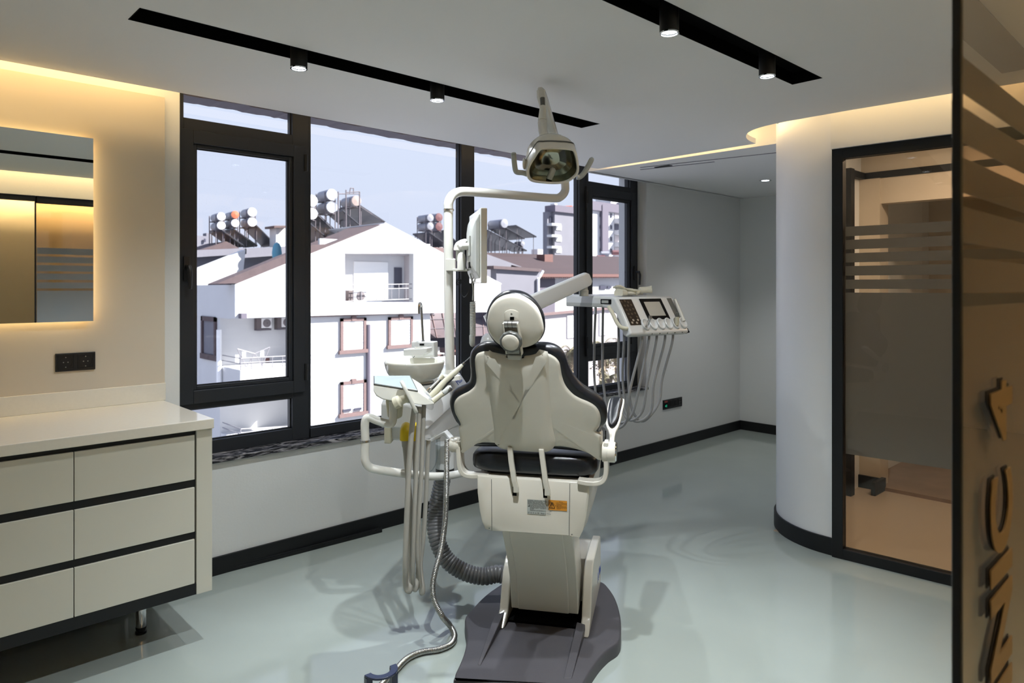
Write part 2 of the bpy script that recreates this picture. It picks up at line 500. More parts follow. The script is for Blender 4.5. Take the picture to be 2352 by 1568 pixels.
# niche: back wall, side wall, curved pillar
b = B(); b.box(7.06, 7.2, 2.08, WY, 0, ZS); struct(b.build('wall_east', 'wall_niche', smooth=0))
b = B(); b.box(4.60, 7.06, 2.08, 2.18, 0, ZS); struct(b.build('wall_south', 'wall_niche', smooth=0))
PC, PR = V((4.615, 1.69, 0)), 0.49
arc = [PC + V((-math.cos(t), math.sin(t), 0)) * PR for t in [math.radians(a) for a in range(0, 91, 5)]]
b = B(); b.prism([V((4.124, 1.652, 0))] + arc + [V((4.615, 2.09, 0)), V((4.23, 1.69, 0)), V((4.23, 1.652, 0))], (0, 0, ZS)); struct(b.build('wall_pillar', 'wall_pillar', smooth=25))
# baseboards
b = B(); b.box(-1.1, 7.06, WY - 0.014, WY, 0.0, 0.098); struct(b.build('baseboard_north', 'black_trim', smooth=0, bevel=0.002))
b = B(); b.box(7.046, 7.06, 2.18, WY - 0.014, 0.0, 0.098); struct(b.build('baseboard_east', 'black_trim', smooth=0, bevel=0.002))
b = B(); b.box(4.63, 7.046, 2.18, 2.194, 0.0, 0.098); struct(b.build('baseboard_south', 'black_trim', smooth=0, bevel=0.002))
inn = [V((4.124, 1.652, 0))] + arc; outr = [V((4.110, 1.652, 0))] + [PC + (p - PC) * ((PR + 0.014) / PR) for p in arc]
b = B(); b.prism(outr + inn[::-1], (0, 0, 0.10)); struct(b.build('baseboard_pillar', 'black_trim', smooth=25, bevel=0.002))

# ceilings
EDGE = [V(p + (0,)) for p in [(4.055, 0.46), (3.995, 1.0), (3.965, 1.5)]] + spline([V(p + (0,)) for p in [(3.962, 1.86), (3.99, 2.02), (4.06, 2.14), (4.17, 2.22), (4.29, 2.265), (4.425, 2.285)]], 5, False) + [V((4.425, 3.66, 0))]
T1, T2, TX0, TX1 = (2.643, 2.787), (1.356, 1.499), 0.722, 3.262
T1X1 = 3.217
b = B()
zc2 = ZC + 0.035
b.box(-1.1, 3.3, 0.46, T2[0], ZC, zc2)
b.box(-1.1, TX0, T2[0], T2[1], ZC, zc2); b.box(TX1, 3.3, T2[0], T2[1], ZC, zc2)
b.box(-1.1, 3.3, T2[1], T1[0], ZC, zc2)
b.box(-1.1, TX0, T1[0], T1[1], ZC, zc2); b.box(T1X1, 3.3, T1[0], T1[1], ZC, zc2)
b.box(-1.1, 3.3, T1[1], 3.66, ZC, zc2)
b.prism([p + V((0, 0, ZC)) for p in [V((3.3, 0.46, 0))] + EDGE + [V((3.3, 3.66, 0))]], (0, 0, 0.035))
struct(b.build('ceiling', 'ceiling', smooth=0))
b = B(); b.box(-1.3, 9.1, -2.3, 4.15, ZS, ZS + 0.12); struct(b.build('ceiling_slab', 'ceiling', smooth=0))
b = B(); b.prism([V((4.475, 3.80, ZC)), V((4.525, 2.15, ZC)), V((7.10, 2.15, ZC)), V((7.10, 3.80, ZC))], (0, 0, 0.15))
b.box(4.475, 7.1, 3.78, WY + 0.01, ZC, ZC + 0.15)
struct(b.build('ceiling_niche', 'ceiling', smooth=0))
# access hatch and air slot in the soffit over the niche
b = B()
for (p, q) in (((1470, 384), (1790, 349)), ((1470, 389), (1640, 371))):
    a, c = on_z(*p, ZC), on_z(*q, ZC)
    b.obox(a - V((0, 0, 0.003)), c - a, V((0.012, 0.0, 0)), V((0, 0, 0.006)))
struct(b.build('trim_soffit_joint', 'facade_grey', smooth=0))
a = on_z(1512, 382, ZC)
hv = B(); hv.obox(a - V((0.0, 0.10, 0.004)), V((0.05, 0, 0)), V((0, 0.14, 0)), V((0, 0, 0.006)))
o = hv.build('ceiling_vent', 'black_trim', smooth=0)
tag(o, 'small dark slot vent set in the soffit over the niche', 'vent')

# outer shell of the flat
b = B(); b.box(-1.3, -1.1, -2.3, 4.15, -0.1, ZS); struct(b.build('wall_west', 'wall', smooth=0))
b = B(); b.box(-1.1, 9.0, -2.3, -2.1, -0.1, ZS); struct(b.build('wall_corridor', 'panel', smooth=0))
b = B(); b.box(9.0, 9.2, -2.3, 4.15, -0.1, ZS); struct(b.build('wall_outer', 'wall', smooth=0))
b = B(); b.box(7.2, 9.0, 2.08, 4.15, -0.1, ZS); struct(b.build('wall_block', 'wall', smooth=0))

# ------------------------------------------------------------------ windows
def X(px): return on_y(px, 660, GY).x
def Z(px, py): return on_y(px, py, GY).z
def window(n, label, fr, panes, sashes=(), handle=None, hinges=(), glass='glass'):
    root = None
    f = B()
    for (x0, x1, z0, z1) in fr: f.box(x0, x1, GY, GY + 0.07, z0, z1)
    root = struct(f.build('window_%d' % n, 'frame', smooth=0, bevel=0.003), label)
    for (x0, x1, z0, z1, y) in panes:
        g = B(); g.box(x0 - 0.004, x1 + 0.004, y, y + 0.006, z0 - 0.004, z1 + 0.004)
        g.build('pane', glass if (z1 - z0) > 1.0 and sashes else 'glass', root, smooth=0)
        k = B(); w = 0.006
        for q in ((x0, x0 + w, z0, z1), (x1 - w, x1, z0, z1), (x0, x1, z0, z0 + w), (x0, x1, z1 - w, z1)):
            k.box(q[0], q[1], y - 0.008, y - 0.001, q[2], q[3])
        k.build('gasket', 'gasket', root, smooth=0)
    for (x0, x1, z0, z1, w) in sashes:
        s = B(); y0, y1 = GY - 0.022, GY + 0.045
        s.box(x0, x0 + w, y0, y1, z0, z1); s.box(x1 - w, x1, y0, y1, z0, z1)
        s.box(x0 + w, x1 - w, y0, y1, z0, z0 + w); s.box(x0 + w, x1 - w, y0, y1, z1 - w, z1)
        t = 0.022
        for q in ((x0 + w, x0 + w + t, z0 + w, z1 - w), (x1 - w - t, x1 - w, z0 + w, z1 - w), (x0 + w + t, x1 - w - t, z0 + w, z0 + w + t), (x0 + w + t, x1 - w - t, z1 - w - t, z1 - w)):
            s.box(q[0], q[1], y0 + 0.016, y1, q[2], q[3])
        s.build('sash', 'frame', root, smooth=0, bevel=0.003)
    for (hx, hz) in hinges:
        h = B(); h.cyl((hx, GY - 0.028, hz - 0.05), (hx, GY - 0.028, hz + 0.05), 0.010, n=10)
        h.build('hinge', 'gasket', root)
    if handle:
        hx, hz = handle
        h = B(); y0 = GY - 0.022
        h.box(hx - 0.016, hx + 0.016, y0 - 0.014, y0, hz - 0.045, hz + 0.085)
        h.tube([(hx, y0 - 0.012, hz + 0.03), (hx, y0 - 0.05, hz + 0.028), (hx + 0.003, y0 - 0.056, hz), (hx + 0.003, y0 - 0.052, hz - 0.09)], [0.012, 0.012, 0.012, 0.010], 8)
        h.build('handle', 'black_plastic', root, bevel=0.002)
    return root
zt, zb = 2.66, 0.634
x0 = 1.19; xa = X(422); xb = X(672); xm1 = X(690); xm2 = X(710)
zu0 = Z(430, 271); zlo1 = Z(485, 936); zlo0 = Z(485, 1011)
s0, s1 = X(409), X(697)
sz1, sz0 = Z(420, 296), Z(430, 928)
print('WIN', x0, xa, xb, xm1, xm2, zu0, sz0, sz1, zlo0, zlo1)
sw = 0.072
window(1, 'left casement window in dark frame',
       [(x0, xa, zb, zt), (xb, xm2, zb, zt), (xa, xb, zu0 - 0.09, zu0), (xa, xb, zlo1, zlo1 + 0.10), (xa, xb, zb, zlo0)],
       [(xa, xb, zu0, zt, GY + 0.03), (s0 + sw + 0.022, s1 - sw - 0.022, sz0 + sw + 0.022, sz1 - sw - 0.022, GY + 0.015), (xa, xb, zlo0, zlo1, GY + 0.03)],
       [(s0, s1, sz0, sz1, sw)], (X(424), Z(424, 625)), ((s1 + 0.004, sz1 - 0.10), (s1 + 0.004, sz0 + 0.12)), 'dusty_glass')
xc, xd = X(1060), X(1087)
zbig = Z(720, 982)
window(2, 'large fixed pane in dark frame', [(xm2, xm2 + 0.012, zb, zt), (xc, xd, zb, zt), (xm2, xc, zb, zbig)], [(xm2, xc, zbig, zt, GY + 0.03)])
xe, xf = X(1331), X(1346)
window(3, 'fixed pane in dark frame', [(xd, xd + 0.012, zb, zt), (xe, xf, zb, zt), (xd, xe, zb, zbig)], [(xd, xe, zbig, zt, GY + 0.03)])
xg = X(1352); xh = X(1448); xi = 5.335
zu4 = Z(1352, 416); zl41, zl40 = Z(1356, 829), Z(1356, 890)
t0, t1 = X(1344), X(1458)
tz1, tz0 = Z(1350, 428), Z(1345, 818)
window(4, 'right casement window in dark frame',
       [(xf, xg, zb, zt), (xh, xi, zb, zt), (xg, xh, zu4 - 0.09, zu4), (xg, xh, zl41, zl41 + 0.09), (xg, xh, zb, zl40)],
       [(xg, xh, zu4, zt, GY + 0.03), (t0 + sw + 0.022, t1 - sw - 0.022, tz0 + sw + 0.022, tz1 - sw - 0.022, GY + 0.015), (xg, xh, zl40, zl41, GY + 0.03)],
       [(t0, t1, tz0, tz1, sw)], (t1 - 0.03, Z(1458, 632)), ((t0 - 0.004, tz1 - 0.10), (t0 - 0.004, tz0 + 0.12)), 'dusty_glass')

# ------------------------------------------------------------------ glass partitions
BANDS = [(1.843, 1.898), (1.768, 1.822), (1.693, 1.746), (1.618, 1.6725), (1.542, 1.595), (0.597, 1.521)]
def partition(name, p0, p1, glass, side, film_off, posts, label, bottom=True, z_top=2.344, film='film', slim=False):
    d = (p1 - p0); L = d.length; d = d / L; n = V((d.y, -d.x, 0)) * side
    W = 0.058; D = 0.06
    f = B()
    for (s0_, s1_) in posts:
        D_ = 0.012 if slim and s0_ == 0 else D
        f.obox(p0 + d * s0_ - n * D_ / 2, d * (s1_ - s0_), n * D_, (0, 0, z_top))
    xs = sorted(posts)
    f.obox(p0 + d * posts[0][1] - n * D / 2 + V((0, 0, z_top - W)), d * (L - posts[0][1]), n * D, (0, 0, W))
    if bottom: f.obox(p0 + d * posts[0][1] - n * D / 2, d * (L - posts[0][1]), n * D, (0, 0, W))
    root = struct(f.build(name, 'black_trim', smooth=0, bevel=0.002), label)
    for i in range(len(xs) - 1):
        a, c = xs[i][1], xs[i + 1][0]
        g = B(); g.obox(p0 + d * a - n * 0.004 + V((0, 0, W)), d * (c - a), n * 0.008, (0, 0, z_top - 2 * W))
        g.build('pane', glass, root, smooth=0)
        for (z0, z1) in BANDS:
            k = B(); k.obox(p0 + d * (a + 0.004) + n * film_off + V((0, 0, z0)), d * (c - a - 0.008), n * 0.0012, (0, 0, z1 - z0))
            k.build('frosted_band', film, root, smooth=0)
    return root, d, n
G0, G1 = V((4.124, 1.652, 0)), V((4.226, 0.34, 0))
partition('wall_glass', G0, G1, 'bronze_glass', 1, -0.010, [(0, 0.06), ((G1 - G0).length - 0.05, (G1 - G0).length)], 'black framed glass partition with frosted bands on the right')
d = (G1 - G0).normalized(); n = V((d.y, -d.x, 0))
b = B(); b.obox(G0 - n * 0.05 + V((0, 0, 2.344)), G1 - G0, n * 0.10, (0, 0, ZS - 2.344)); struct(b.build('wall_bulkhead', 'wall_pillar', smooth=0))
F0, F1 = V((1.1455, 0.287, 0)), V((4.25, 0.287, 0))
root, d, n = partition('wall_front', F0, F1, 'front_glass', 1, -0.010, [(0, 0.0115), (1.55, 1.60), (3.055, 3.105)], 'black framed glass partition beside the open doorway', film='film_front', slim=True)
text('lettering', 'CLINIC 4', 'letter_face', root, V((1.4100, 0.287 - 0.0075, 1.402)), (0, 0, 1), (-1, 0, 0), 0.188, 0.0012, 'RIGHT', None, 0.006)
text('lettering', 'CLINIC 4', 'letter_side', root, V((1.4175, 0.287 - 0.0115, 1.398)), (0, 0, 1), (-1, 0, 0), 0.188, 0.0012, 'RIGHT', None, 0.006)
b = B(); b.box(-1.1, 4.25, 0.24, 0.33, 2.344, ZS)
b.box(-1.1, -0.10, 0.24, 0.33, 0, 2.344)
struct(b.build('wall_entrance', 'wall', smooth=0))
b = B(); b.box(-0.10, -0.06, 0.25, 0.32, 0, 2.30); b.box(-0.10, 1.1455, 0.25, 0.32, 2.30, 2.344)
struct(b.build('door_frame', 'black_trim', smooth=0))

# room beyond the right partition
b = B()
b.box(5.70, 5.82, 0.30, 2.08, 2.19, 2.385); b.box(5.72, 5.82, 0.30, 2.08, 2.435, ZS)
b.box(5.68, 5.86, 1.93, 2.08, 0, 2.385)
struct(b.build('wall_beam', 'panel', smooth=0))
b = B(); b.box(5.69, 5.83, 0.30, 2.08, 2.385, 2.435); b.box(5.36, 5.43, 2.02, 2.08, 0.0, 2.435); b.box(5.43, 5.69, 2.04, 2.08, 2.385, 2.435); b.box(5.5, 5.72, 1.90, 1.93, 0.004, 0.10); b.box(5.66, 5.68, 1.93, 2.08, 0.004, 0.10)
struct(b.build('trim_black', 'black_trim', smooth=0))
b = B(); b.box(7.4, 7.5, 0.3, 2.08, 0, ZS); struct(b.build('wall_far', 'panel', smooth=0))
b = B(); b.box(4.26, 9.0, 0.24, 0.33, 0, ZS); struct(b.build('wall_divider', 'wall', smooth=0))
b = B(); b.box(4.26, 9.0, 0.33, 2.08, 2.60, 2.64); struct(b.build('ceiling_back', 'ceiling', smooth=0))
p = on_x(2092, 515, 7.36)
t = thing('wall_lamp', 'black swivel wall lamp in the brown recess behind the glass partition', 'lamp', (7.4, p.y, p.z))
k = B(); k.cyl((7.4, p.y, p.z), (7.34, p.y, p.z), 0.035, n=16); k.build('wall_plate', 'black_plastic', t)
k = B(); k.tube([(7.36, p.y, p.z), (7.28, p.y + 0.02, p.z + 0.01), (7.24, p.y + 0.10, p.z + 0.01)], 0.012, 8); k.build('arm', 'black_plastic', t)
k = B(); k.tube([(7.24, p.y + 0.10, p.z - 0.07), (7.24, p.y + 0.10, p.z + 0.07)], [0.06, 0.05], 16); k.build('shade', 'black_plastic', t)
k = B(); k.tube([V((7.35, p.y, p.z)) + V((0, math.cos(a), math.sin(a))) * 0.05 for a in [i * 0.35 for i in range(19)]], 0.004, 6); k.build('cord', 'black_plastic', t)

# corridor ceiling on the camera's side
b = B(); b.box(-1.1, 9.0, -1.75, 0.24, ZC, ZC + 0.04); struct(b.build('ceiling_corridor', 'ceiling', smooth=0))

# ------------------------------------------------------------------ hidden cove lighting
def cove(p0, p1, aim, watts, col=WARM, size=0.05):
    p0, p1 = V(p0), V(p1)
    l = bpy.data.lights.new('cove_light', 'AREA'); l.shape = 'RECTANGLE'
    L = (p1 - p0).length
    l.size = L; l.size_y = size; l.energy = watts * L; l.color = col
    o = bpy.data.objects.new('cove_light', l); COL.objects.link(o)
    x = (p1 - p0).normalized(); z = -V(aim).normalized(); z = (z - x * z.dot(x)).normalized(); y = z.cross(x); c = (p0 + p1) / 2
    o.matrix_world = Matrix(((x.x, y.x, z.x, c.x), (x.y, y.y, z.y, c.y), (x.z, y.z, z.z, c.z), (0, 0, 0, 1)))
    return o
cz = ZC + 0.075
cu = ZC + 0.150
cove((-1.0, 3.60, cu), (1.237, 3.60, cu), (0, 1, -0.7), COVE_W * 0.28, size=0.03)
cove((1.237, 3.64, cz), (4.38, 3.64, cz), (0, 1, 0.0), COVE_W * 0.035)
cove((4.40, 3.62, cz), (4.40, 2.30, cz), (1, 0, 0.0), COVE_W * 0.11)
cove((3.985, 0.50, cu), (3.922, 1.10, cu), (1, 0.08, -0.7), COVE_W * 0.12, size=0.03)
cove((3.922, 1.10, cu), (3.892, 1.86, cu), (1, 0.05, -0.7), COVE_W * 0.12, size=0.03)
cove((3.965, 1.92, cz), (4.38, 2.25, cz), (0.6, -0.8, 0.0), COVE_W * 0.12)
cove((0.0, 0.52, cu), (4.0, 0.52, cu), (0, -1, -0.7), COVE_W * 0.30, size=0.03)
# corridor and back room lights
cove((0.2, -1.7, cz), (6.0, -1.7, cz), (0, -1, 0.1), COVE_W * 1.5)
cove((1.3, -0.45, ZC - 0.005), (3.4, -0.45, ZC - 0.005), (0, 0, -1), 8.0, (1.0, 0.80, 0.56), 0.12).data.spread = math.radians(104)
cove((5.0, 0.5, 2.59), (5.0, 1.6, 2.59), (0, 0, -1), 17.0, (1.0, 0.82, 0.63), 0.10)

# ------------------------------------------------------------------ tracks, spots, downlight
def track(y0, y1, x0, x1, label):
    k = B(); zt = zc2 + 0.02; w = 0.004; zl = ZC - 0.001
    k.box(x0, x1, y0, y1, zt, zt + w)
    k.box(x0, x1, y0, y0 + w, zl, zt); k.box(x0, x1, y1 - w, y1, zl, zt)
    k.box(x0, x0 + w, y0, y1, zl, zt); k.box(x1 - w, x1, y0, y1, zl, zt)
    o = k.build('light_track', 'matte_black', smooth=0)
    return tag(o, label, 'light track', 'recessed black tracks in the ceiling')
track(*T1, TX0, T1X1, 'long recessed black ceiling track nearer the window wall')
track(*T2, TX0, TX1, 'recessed black ceiling track nearer the doorway, cut by the top edge')
o = B(); o.box(1.2, 3.77, -0.2, -0.06, ZC - 0.004, ZC + 0.02)
tag(o.build('light_track', 'matte_black', smooth=0), 'black ceiling track of the corridor seen through the front glass', 'light track', 'recessed black tracks in the ceiling')
def spot(x, y, label, k_=1.0, ang=78, bl=0.7, spill=0.25):
    t = thing('spot_light', label, 'spotlight', (x, y, zc2 + 0.02), 'black cylinder spotlights in the ceiling tracks')
    zb_, r = 2.460, 0.0345
    k = B(); k.lathe([(r, zc2 + 0.02), (r, zb_), (r - 0.003, zb_), (r - 0.004, zb_ + 0.012), (r - 0.004, zb_ + 0.02)], (x, y, 0), 28, caps=(True, True)); k.build('housing', 'black_trim', t)
    k = B(); k.lathe([(r + 0.0006, zb_ + 0.003), (r + 0.0006, zb_ - 0.001), (r - 0.004, zb_ - 0.001), (r - 0.004, zb_ + 0.003)], (x, y, 0), 28, caps=(False, False)); k.build('rim', 'chrome', t)
    k = B(); k.cyl((x, y, zb_ + 0.006), (x, y, zb_ + 0.010), r - 0.006, n=24); k.build('lens', 'spot_lens', t)
    l = bpy.data.lights.new('spot_lamp', 'SPOT'); l.energy = SPOT_W * k_; l.spot_size = math.radians(ang); l.spot_blend = bl; l.shadow_soft_size = 0.018
    l.color = (0.90, 0.96, 1.0)
    lo = bpy.data.objects.new('spot_lamp', l); COL.objects.link(lo); lo.location = (x, y, zb_ - 0.004)
    lo.parent = t; lo.matrix_parent_inverse = Matrix.Translation(-V(t.location))
    l2 = l.copy(); l2.energy = SPOT_W * spill; l2.spot_size = math.radians(130); l2.spot_blend = 0.8
    lo = bpy.data.objects.new('spot_spill', l2); COL.objects.link(lo); lo.location = (x, y, zb_ - 0.004)
    lo.parent = t; lo.matrix_parent_inverse = Matrix.Translation(-V(t.location))
y1 = sum(T1) / 2; y2 = sum(T2) / 2
spot(1.347, y1, 'black cylinder spotlight on the window track, leftmost, left of the lamp arm', 0.62, 42, 1.0, 0.54)
spot(2.067, y1, 'black cylinder spotlight on the window track just left of the surgical lamp', 0.62, 46, 1.0, 0.54)
spot(2.126, y2, 'black cylinder spotlight on the doorway track nearest the top edge', 0.8, 70)
spot(2.865, y2, 'black cylinder spotlight near the right end of the doorway track', 0.8, 66)
spot(1.387, y2, 'black cylinder spotlight of the doorway track above the picture', 1.3, 104)
p = on_z(1758, 414, ZC)
t = thing('downlight', 'small round recessed downlight in the niche ceiling', 'downlight', (p.x, p.y, ZC))
k = B(); k.lathe([(0.052, 0.001), (0.052, -0.004), (0.034, -0.003), (0.034, 0.001)], (p.x, p.y, ZC), 28, caps=(False, False)); k.build('ring', 'chrome', t)
k = B(); k.cyl((p.x, p.y, ZC - 0.0015), (p.x, p.y, ZC + 0.001), 0.033, n=24); k.build('lens', 'spot_lens', t)
l = bpy.data.lights.new('downlight_lamp', 'SPOT'); l.energy = 46; l.spot_size = math.radians(104); l.spot_blend = 0.8; l.shadow_soft_size = 0.03
lo = bpy.data.objects.new('downlight_lamp', l); COL.objects.link(lo); lo.location = (p.x, p.y, ZC - 0.01); lo.parent = t; lo.matrix_parent_inverse = Matrix.Translation(-V(t.location))

# ------------------------------------------------------------------ left wall: panel, mirror, sockets, cabinet
b = B(); b.box(-1.1, 1.158, 3.808, WY, 0.90, 2.522); struct(b.build('wall_panel', 'panel', smooth=0, bevel=0.001))
MX1 = on_y(214.5, 500, 3.77).x
mz1, mz0 = on_y(214.5, 318, 3.77).z, on_y(214.5, 737, 3.77).z
t = thing('mirror', 'frameless rectangular mirror with warm light glowing behind its edges', 'mirror', ((MX1 - 0.6), 3.80, mz0))
k = B(); k.box(MX1 - 1.2, MX1, 3.770, 3.775, mz0, mz1); k.build('mirror_plate', 'mirror', t, smooth=0)
k = B(); k.box(MX1 - 1.16, MX1 - 0.04, 3.775, 3.808, mz0 + 0.04, mz1 - 0.04); k.build('backing', 'black_trim', t, smooth=0)
k = B()
for q in ((MX1 - 1.17, MX1 - 0.03, mz1 - 0.036, mz1 - 0.030), (MX1 - 1.17, MX1 - 0.03, mz0 + 0.030, mz0 + 0.036), (MX1 - 0.036, MX1 - 0.030, mz0 + 0.03, mz1 - 0.03), (MX1 - 1.17, MX1 - 1.164, mz0 + 0.03, mz1 - 0.03)):
    k.box(q[0], q[1], 3.777, 3.800, q[2], q[3])
k.build('light_strip', 'led', t, smooth=0)

def socket(px0, px1, pyt, pyb, y, name, label, n, kind):
    a = on_y(px0, pyt, y); c = on_y(px1, pyt, y); zt_ = on_y(px0, pyt, y).z; zb_ = on_y(px0, pyb, y).z
    t = thing(name, label, 'socket', ((a.x + c.x) / 2, y, (zt_ + zb_) / 2))
    k = B(); k.box(a.x, c.x, y - 0.010, y, zb_, zt_); k.build('cover_plate', 'black_plastic', t, smooth=0, bevel=0.002)
    w = (c.x - a.x) / n
    for i in range(n):
        cx_ = a.x + w * (i + 0.5); cz_ = (zt_ + zb_) / 2; kd = kind[i]
        s_ = min(w, zt_ - zb_) * 0.40
        k = B()
        for q in ((-s_, s_, -s_, -s_ + 0.002), (-s_, s_, s_ - 0.002, s_), (-s_, -s_ + 0.002, -s_, s_), (s_ - 0.002, s_, -s_, s_)):
            k.box(cx_ + q[0], cx_ + q[1], y - 0.0125, y - 0.009, cz_ + q[2], cz_ + q[3])
        fr = k.build('insert', 'black_plastic', t, smooth=0)
        if kd == 's':
            k = B(); k.lathe([(s_ * 0.86, -0.013), (s_ * 0.80, -0.013), (s_ * 0.78, -0.002), (0.001, -0.002)], (cx_, y, cz_), 20, ax=(0, 1, 0), caps=(False, False)); k.build('socket_well', 'gasket', t)
            k = B()
            for dx, dz in ((-0.009, 0), (0.009, 0), (0, s_ * 0.7), (0, -s_ * 0.7)):
                k.cyl((cx_ + dx, y - 0.0035, cz_ + dz), (cx_ + dx, y - 0.011, cz_ + dz), 0.0028, n=8)
            k.build('contact', 'steel', t)
        elif kd == 'd':
            k = B(); k.box(cx_ - s_ * .7, cx_ + s_ * .7, y - 0.012, y - 0.009, cz_ - s_, cz_ + s_ * .4); k.build('display', 'bezel', t, smooth=0)
            text('digits', '40', 'green_led', t, (cx_, y - 0.0125, cz_ - s_ * .75), (1, 0, 0), (0, 0, 1), s_ * 1.1, 0.0003, 'CENTER')
            k = B(); k.box(cx_ - s_ * .8, cx_ + s_ * .8, y - 0.012, y - 0.009, cz_ + s_ * .7, cz_ + s_ * 1.1); k.build('indicator', 'red', t, smooth=0)
        else:
            k = B(); k.box(cx_ - s_ * .5, cx_ + s_ * .5, y - 0.0125, y - 0.008, cz_ - s_ * .8, cz_ + s_ * .8); k.build('jack', 'gasket', t, smooth=0)
    return t
socket(126.5, 218, 812, 854, 3.808, 'wall_socket', 'double black power socket on the warm wall panel under the mirror', 2, 'ss')
socket(1522, 1565, 919, 941, WY, 'wall_socket', 'four-gang black socket plate with green digits low in the niche', 4, 'djjs')

# cabinet
CY = 3.128; CB = 3.80
WT = 0.976
xr = 1.150
t = thing('worktop', 'thick white stone worktop with low upstand on the drawer cabinet', 'worktop', (0.2, 3.4, WT - 0.05))
k = B(); k.box(-0.80, xr, CY - 0.012, CB + 0.006, WT - 0.043, WT); k.build('slab', 'worktop', t, smooth=0, bevel=0.003)
k = B(); k.box(-0.80, 1.158, CB - 0.008, CB + 0.008, WT, WT + 0.088); k.build('upstand', 'worktop', t, smooth=0, bevel=0.002)
def zx(px, py): return on_y(px, py, CY).z
def xx(px): return on_y(px, 1000, CY).x
t = thing('drawer_cabinet', 'cream gloss drawer cabinet with black finger grooves under the worktop', 'cabinet', (0.2, 3.4, 0))
xe0 = xx(451)
cb = zx(485, 1355)
k = B(); k.box(xe0, xr - 0.005, CY - 0.002, CB, cb, WT - 0.044); k.build('end_panel', 'cabinet', t, smooth=0, bevel=0.0015)
k = B(); k.box(-0.78, xe0 - 0.001, CY + 0.022, CB, cb + 0.01, WT - 0.045); k.build('carcass', 'black_trim', t, smooth=0)
X_R, X_S = xx(448), xx(170)
rows = [(zx(446, 999), zx(446, 1101)), (zx(446, 1119), zx(446, 1221)), (zx(447, 1238), zx(449, 1339))]
wD = X_R - X_S
for c in range(3):
    for (zt_, zb_) in rows:
        k = B(); k.box(X_S - c * wD + 0.0015, X_R - c * wD - 0.0015, CY, CY + 0.02, zb_, zt_); k.build('drawer_front', 'cabinet', t, smooth=0, bevel=0.0015)
gap = [(rows[0][0], WT - 0.044), (rows[1][0], rows[0][1]), (rows[2][0], rows[1][1]), (cb, rows[2][1])]
for (z0, z1) in gap:
    k = B(); k.box(-0.78, xe0 - 0.0015, CY + 0.010 if z0 != cb else CY + 0.001, CY + 0.022, z0 + 0.001, z1 - 0.001); k.build('finger_groove', 'black_trim', t, smooth=0)
pl = on_z(324, 1453, 0)
for (lx, ly) in ((pl.x, pl.y), (pl.x, 3.7), (-0.6, pl.y), (-0.6, 3.7)):
    k = B(); k.lathe([(0.021, cb + 0.01), (0.021, 0.03)], (lx, ly, 0), 24); lg = k.build('leg', 'chrome', t)
    k = B(); k.lathe([(0.0225, 0.030), (0.0225, 0.022), (0.018, 0.012), (0.024, 0.010), (0.024, 0.0)], (lx, ly, 0), 24); k.build('foot', 'black_plastic', lg)

# loose strip of baseboard lying on the floor
a, c = on_z(470, 1328, 0.0), on_z(878, 1222, 0.0)
dd = (c - a); nn = V((-dd.y, dd.x, 0)).normalized()
k = B(); k.obox(a, dd, nn * 0.045, (0, 0, 0.020))
k.obox(a + nn * 0.004 + V((0, 0, 0.020)), dd, nn * 0.012, (0, 0, 0.006))
tag(k.build('baseboard_offcut', 'black_trim', smooth=0, bevel=0.002), 'loose black baseboard strip lying on the floor along the window wall', 'strip')

# ================================================================== THE DENTAL CHAIR
CO = V((EYE.x, EYE.y, 0)) + RGT * 0.144 + FWD * 3.09
CYD = (FWD + RGT * (348 / 1600)).normalized()       # towards the foot end
CXD = V((CYD.y, -CYD.x, 0))                          # chair's right
def ch(x, y, z): return CO + CXD * x + CYD * y + UP * z
def chy(px, py, y): return on_plane(px, py, CO + CYD * y, CYD)
def chx(px, py, x): return on_plane(px, py, CO + CXD * x, CXD)
def z5(u, v): return (1000 + u / 3.1356, 640 + v / 3.1356)
def zh(u, v): return (1080 + u / 7.84, 650 + v / 7.84)
def zb_(u, v): return (1040 + u / 4.505, 1220 + v / 4.505)
def z6(u, v): return (1080 + u / 5.808, 990 + v / 5.808)

chair = thing('dental_chair', 'white dental chair with black upholstery seen from behind, centre of the room', 'dental chair', ch(0, 0.1, 0))
BN = (-CYD - UP * 0.395).normalized()                # backrest rear normal (towards the viewer)
BP = ch(0, -0.30, 0.90)
def bk(px, py, off=0.0): return on_plane(px, py, BP + BN * off, BN)

# base plate
pl_ = [(22, 1475), (60, 1392), (108, 1275), (138, 1155), (141, 1050), (127, 955), (131, 880), (200, 800), (275, 718), (350, 650), (430, 592), (560, 520), (900, 420), (1300, 440), (1480, 505), (1560, 532), (1602, 570), (1660, 650), (1702, 740), (1732, 850), (1742, 960), (1737, 1080), (1722, 1128), (1690, 1168), (1610, 1220), (1520, 1310), (1440, 1422), (1385, 1510), (1335, 1600), (1270, 1640), (650, 1590), (60, 1545), (25, 1530)]
pts = spline([on_z(*zb_(*p), 0.055) for p in pl_], 3)
k = B(); k.pad(pts, UP, [(0.0, -0.055), (0.0, -0.012), (0.002, -0.003), (0.006, 0.001), (0.012, 0.003)])
base = k.build('base_plate', 'base_grey', chair, smooth=40)
k = B()   # raised ridges running back from the housing
for (a0, a1, b0, b1) in (((430, 862), (535, 830), (255, 1375), (285, 1385)), ((1285, 935), (1370, 960), (1145, 1515), (1230, 1520))):
    top = [on_z(*zb_(*a0), 0.10), on_z(*zb_(*a1), 0.10)]; low = [on_z(*zb_(*b0), 0.06), on_z(*zb_(*b1), 0.06)]
    dn = V((0, 0, -1))
    k.hexa([V((p.x, p.y, 0.05)) for p in (top[0], top[1], low[1], low[0])] + [top[0], top[1], low[1], low[0]])
k.build('base_ridge', 'base_grey', base, smooth=30, bevel=0.003)

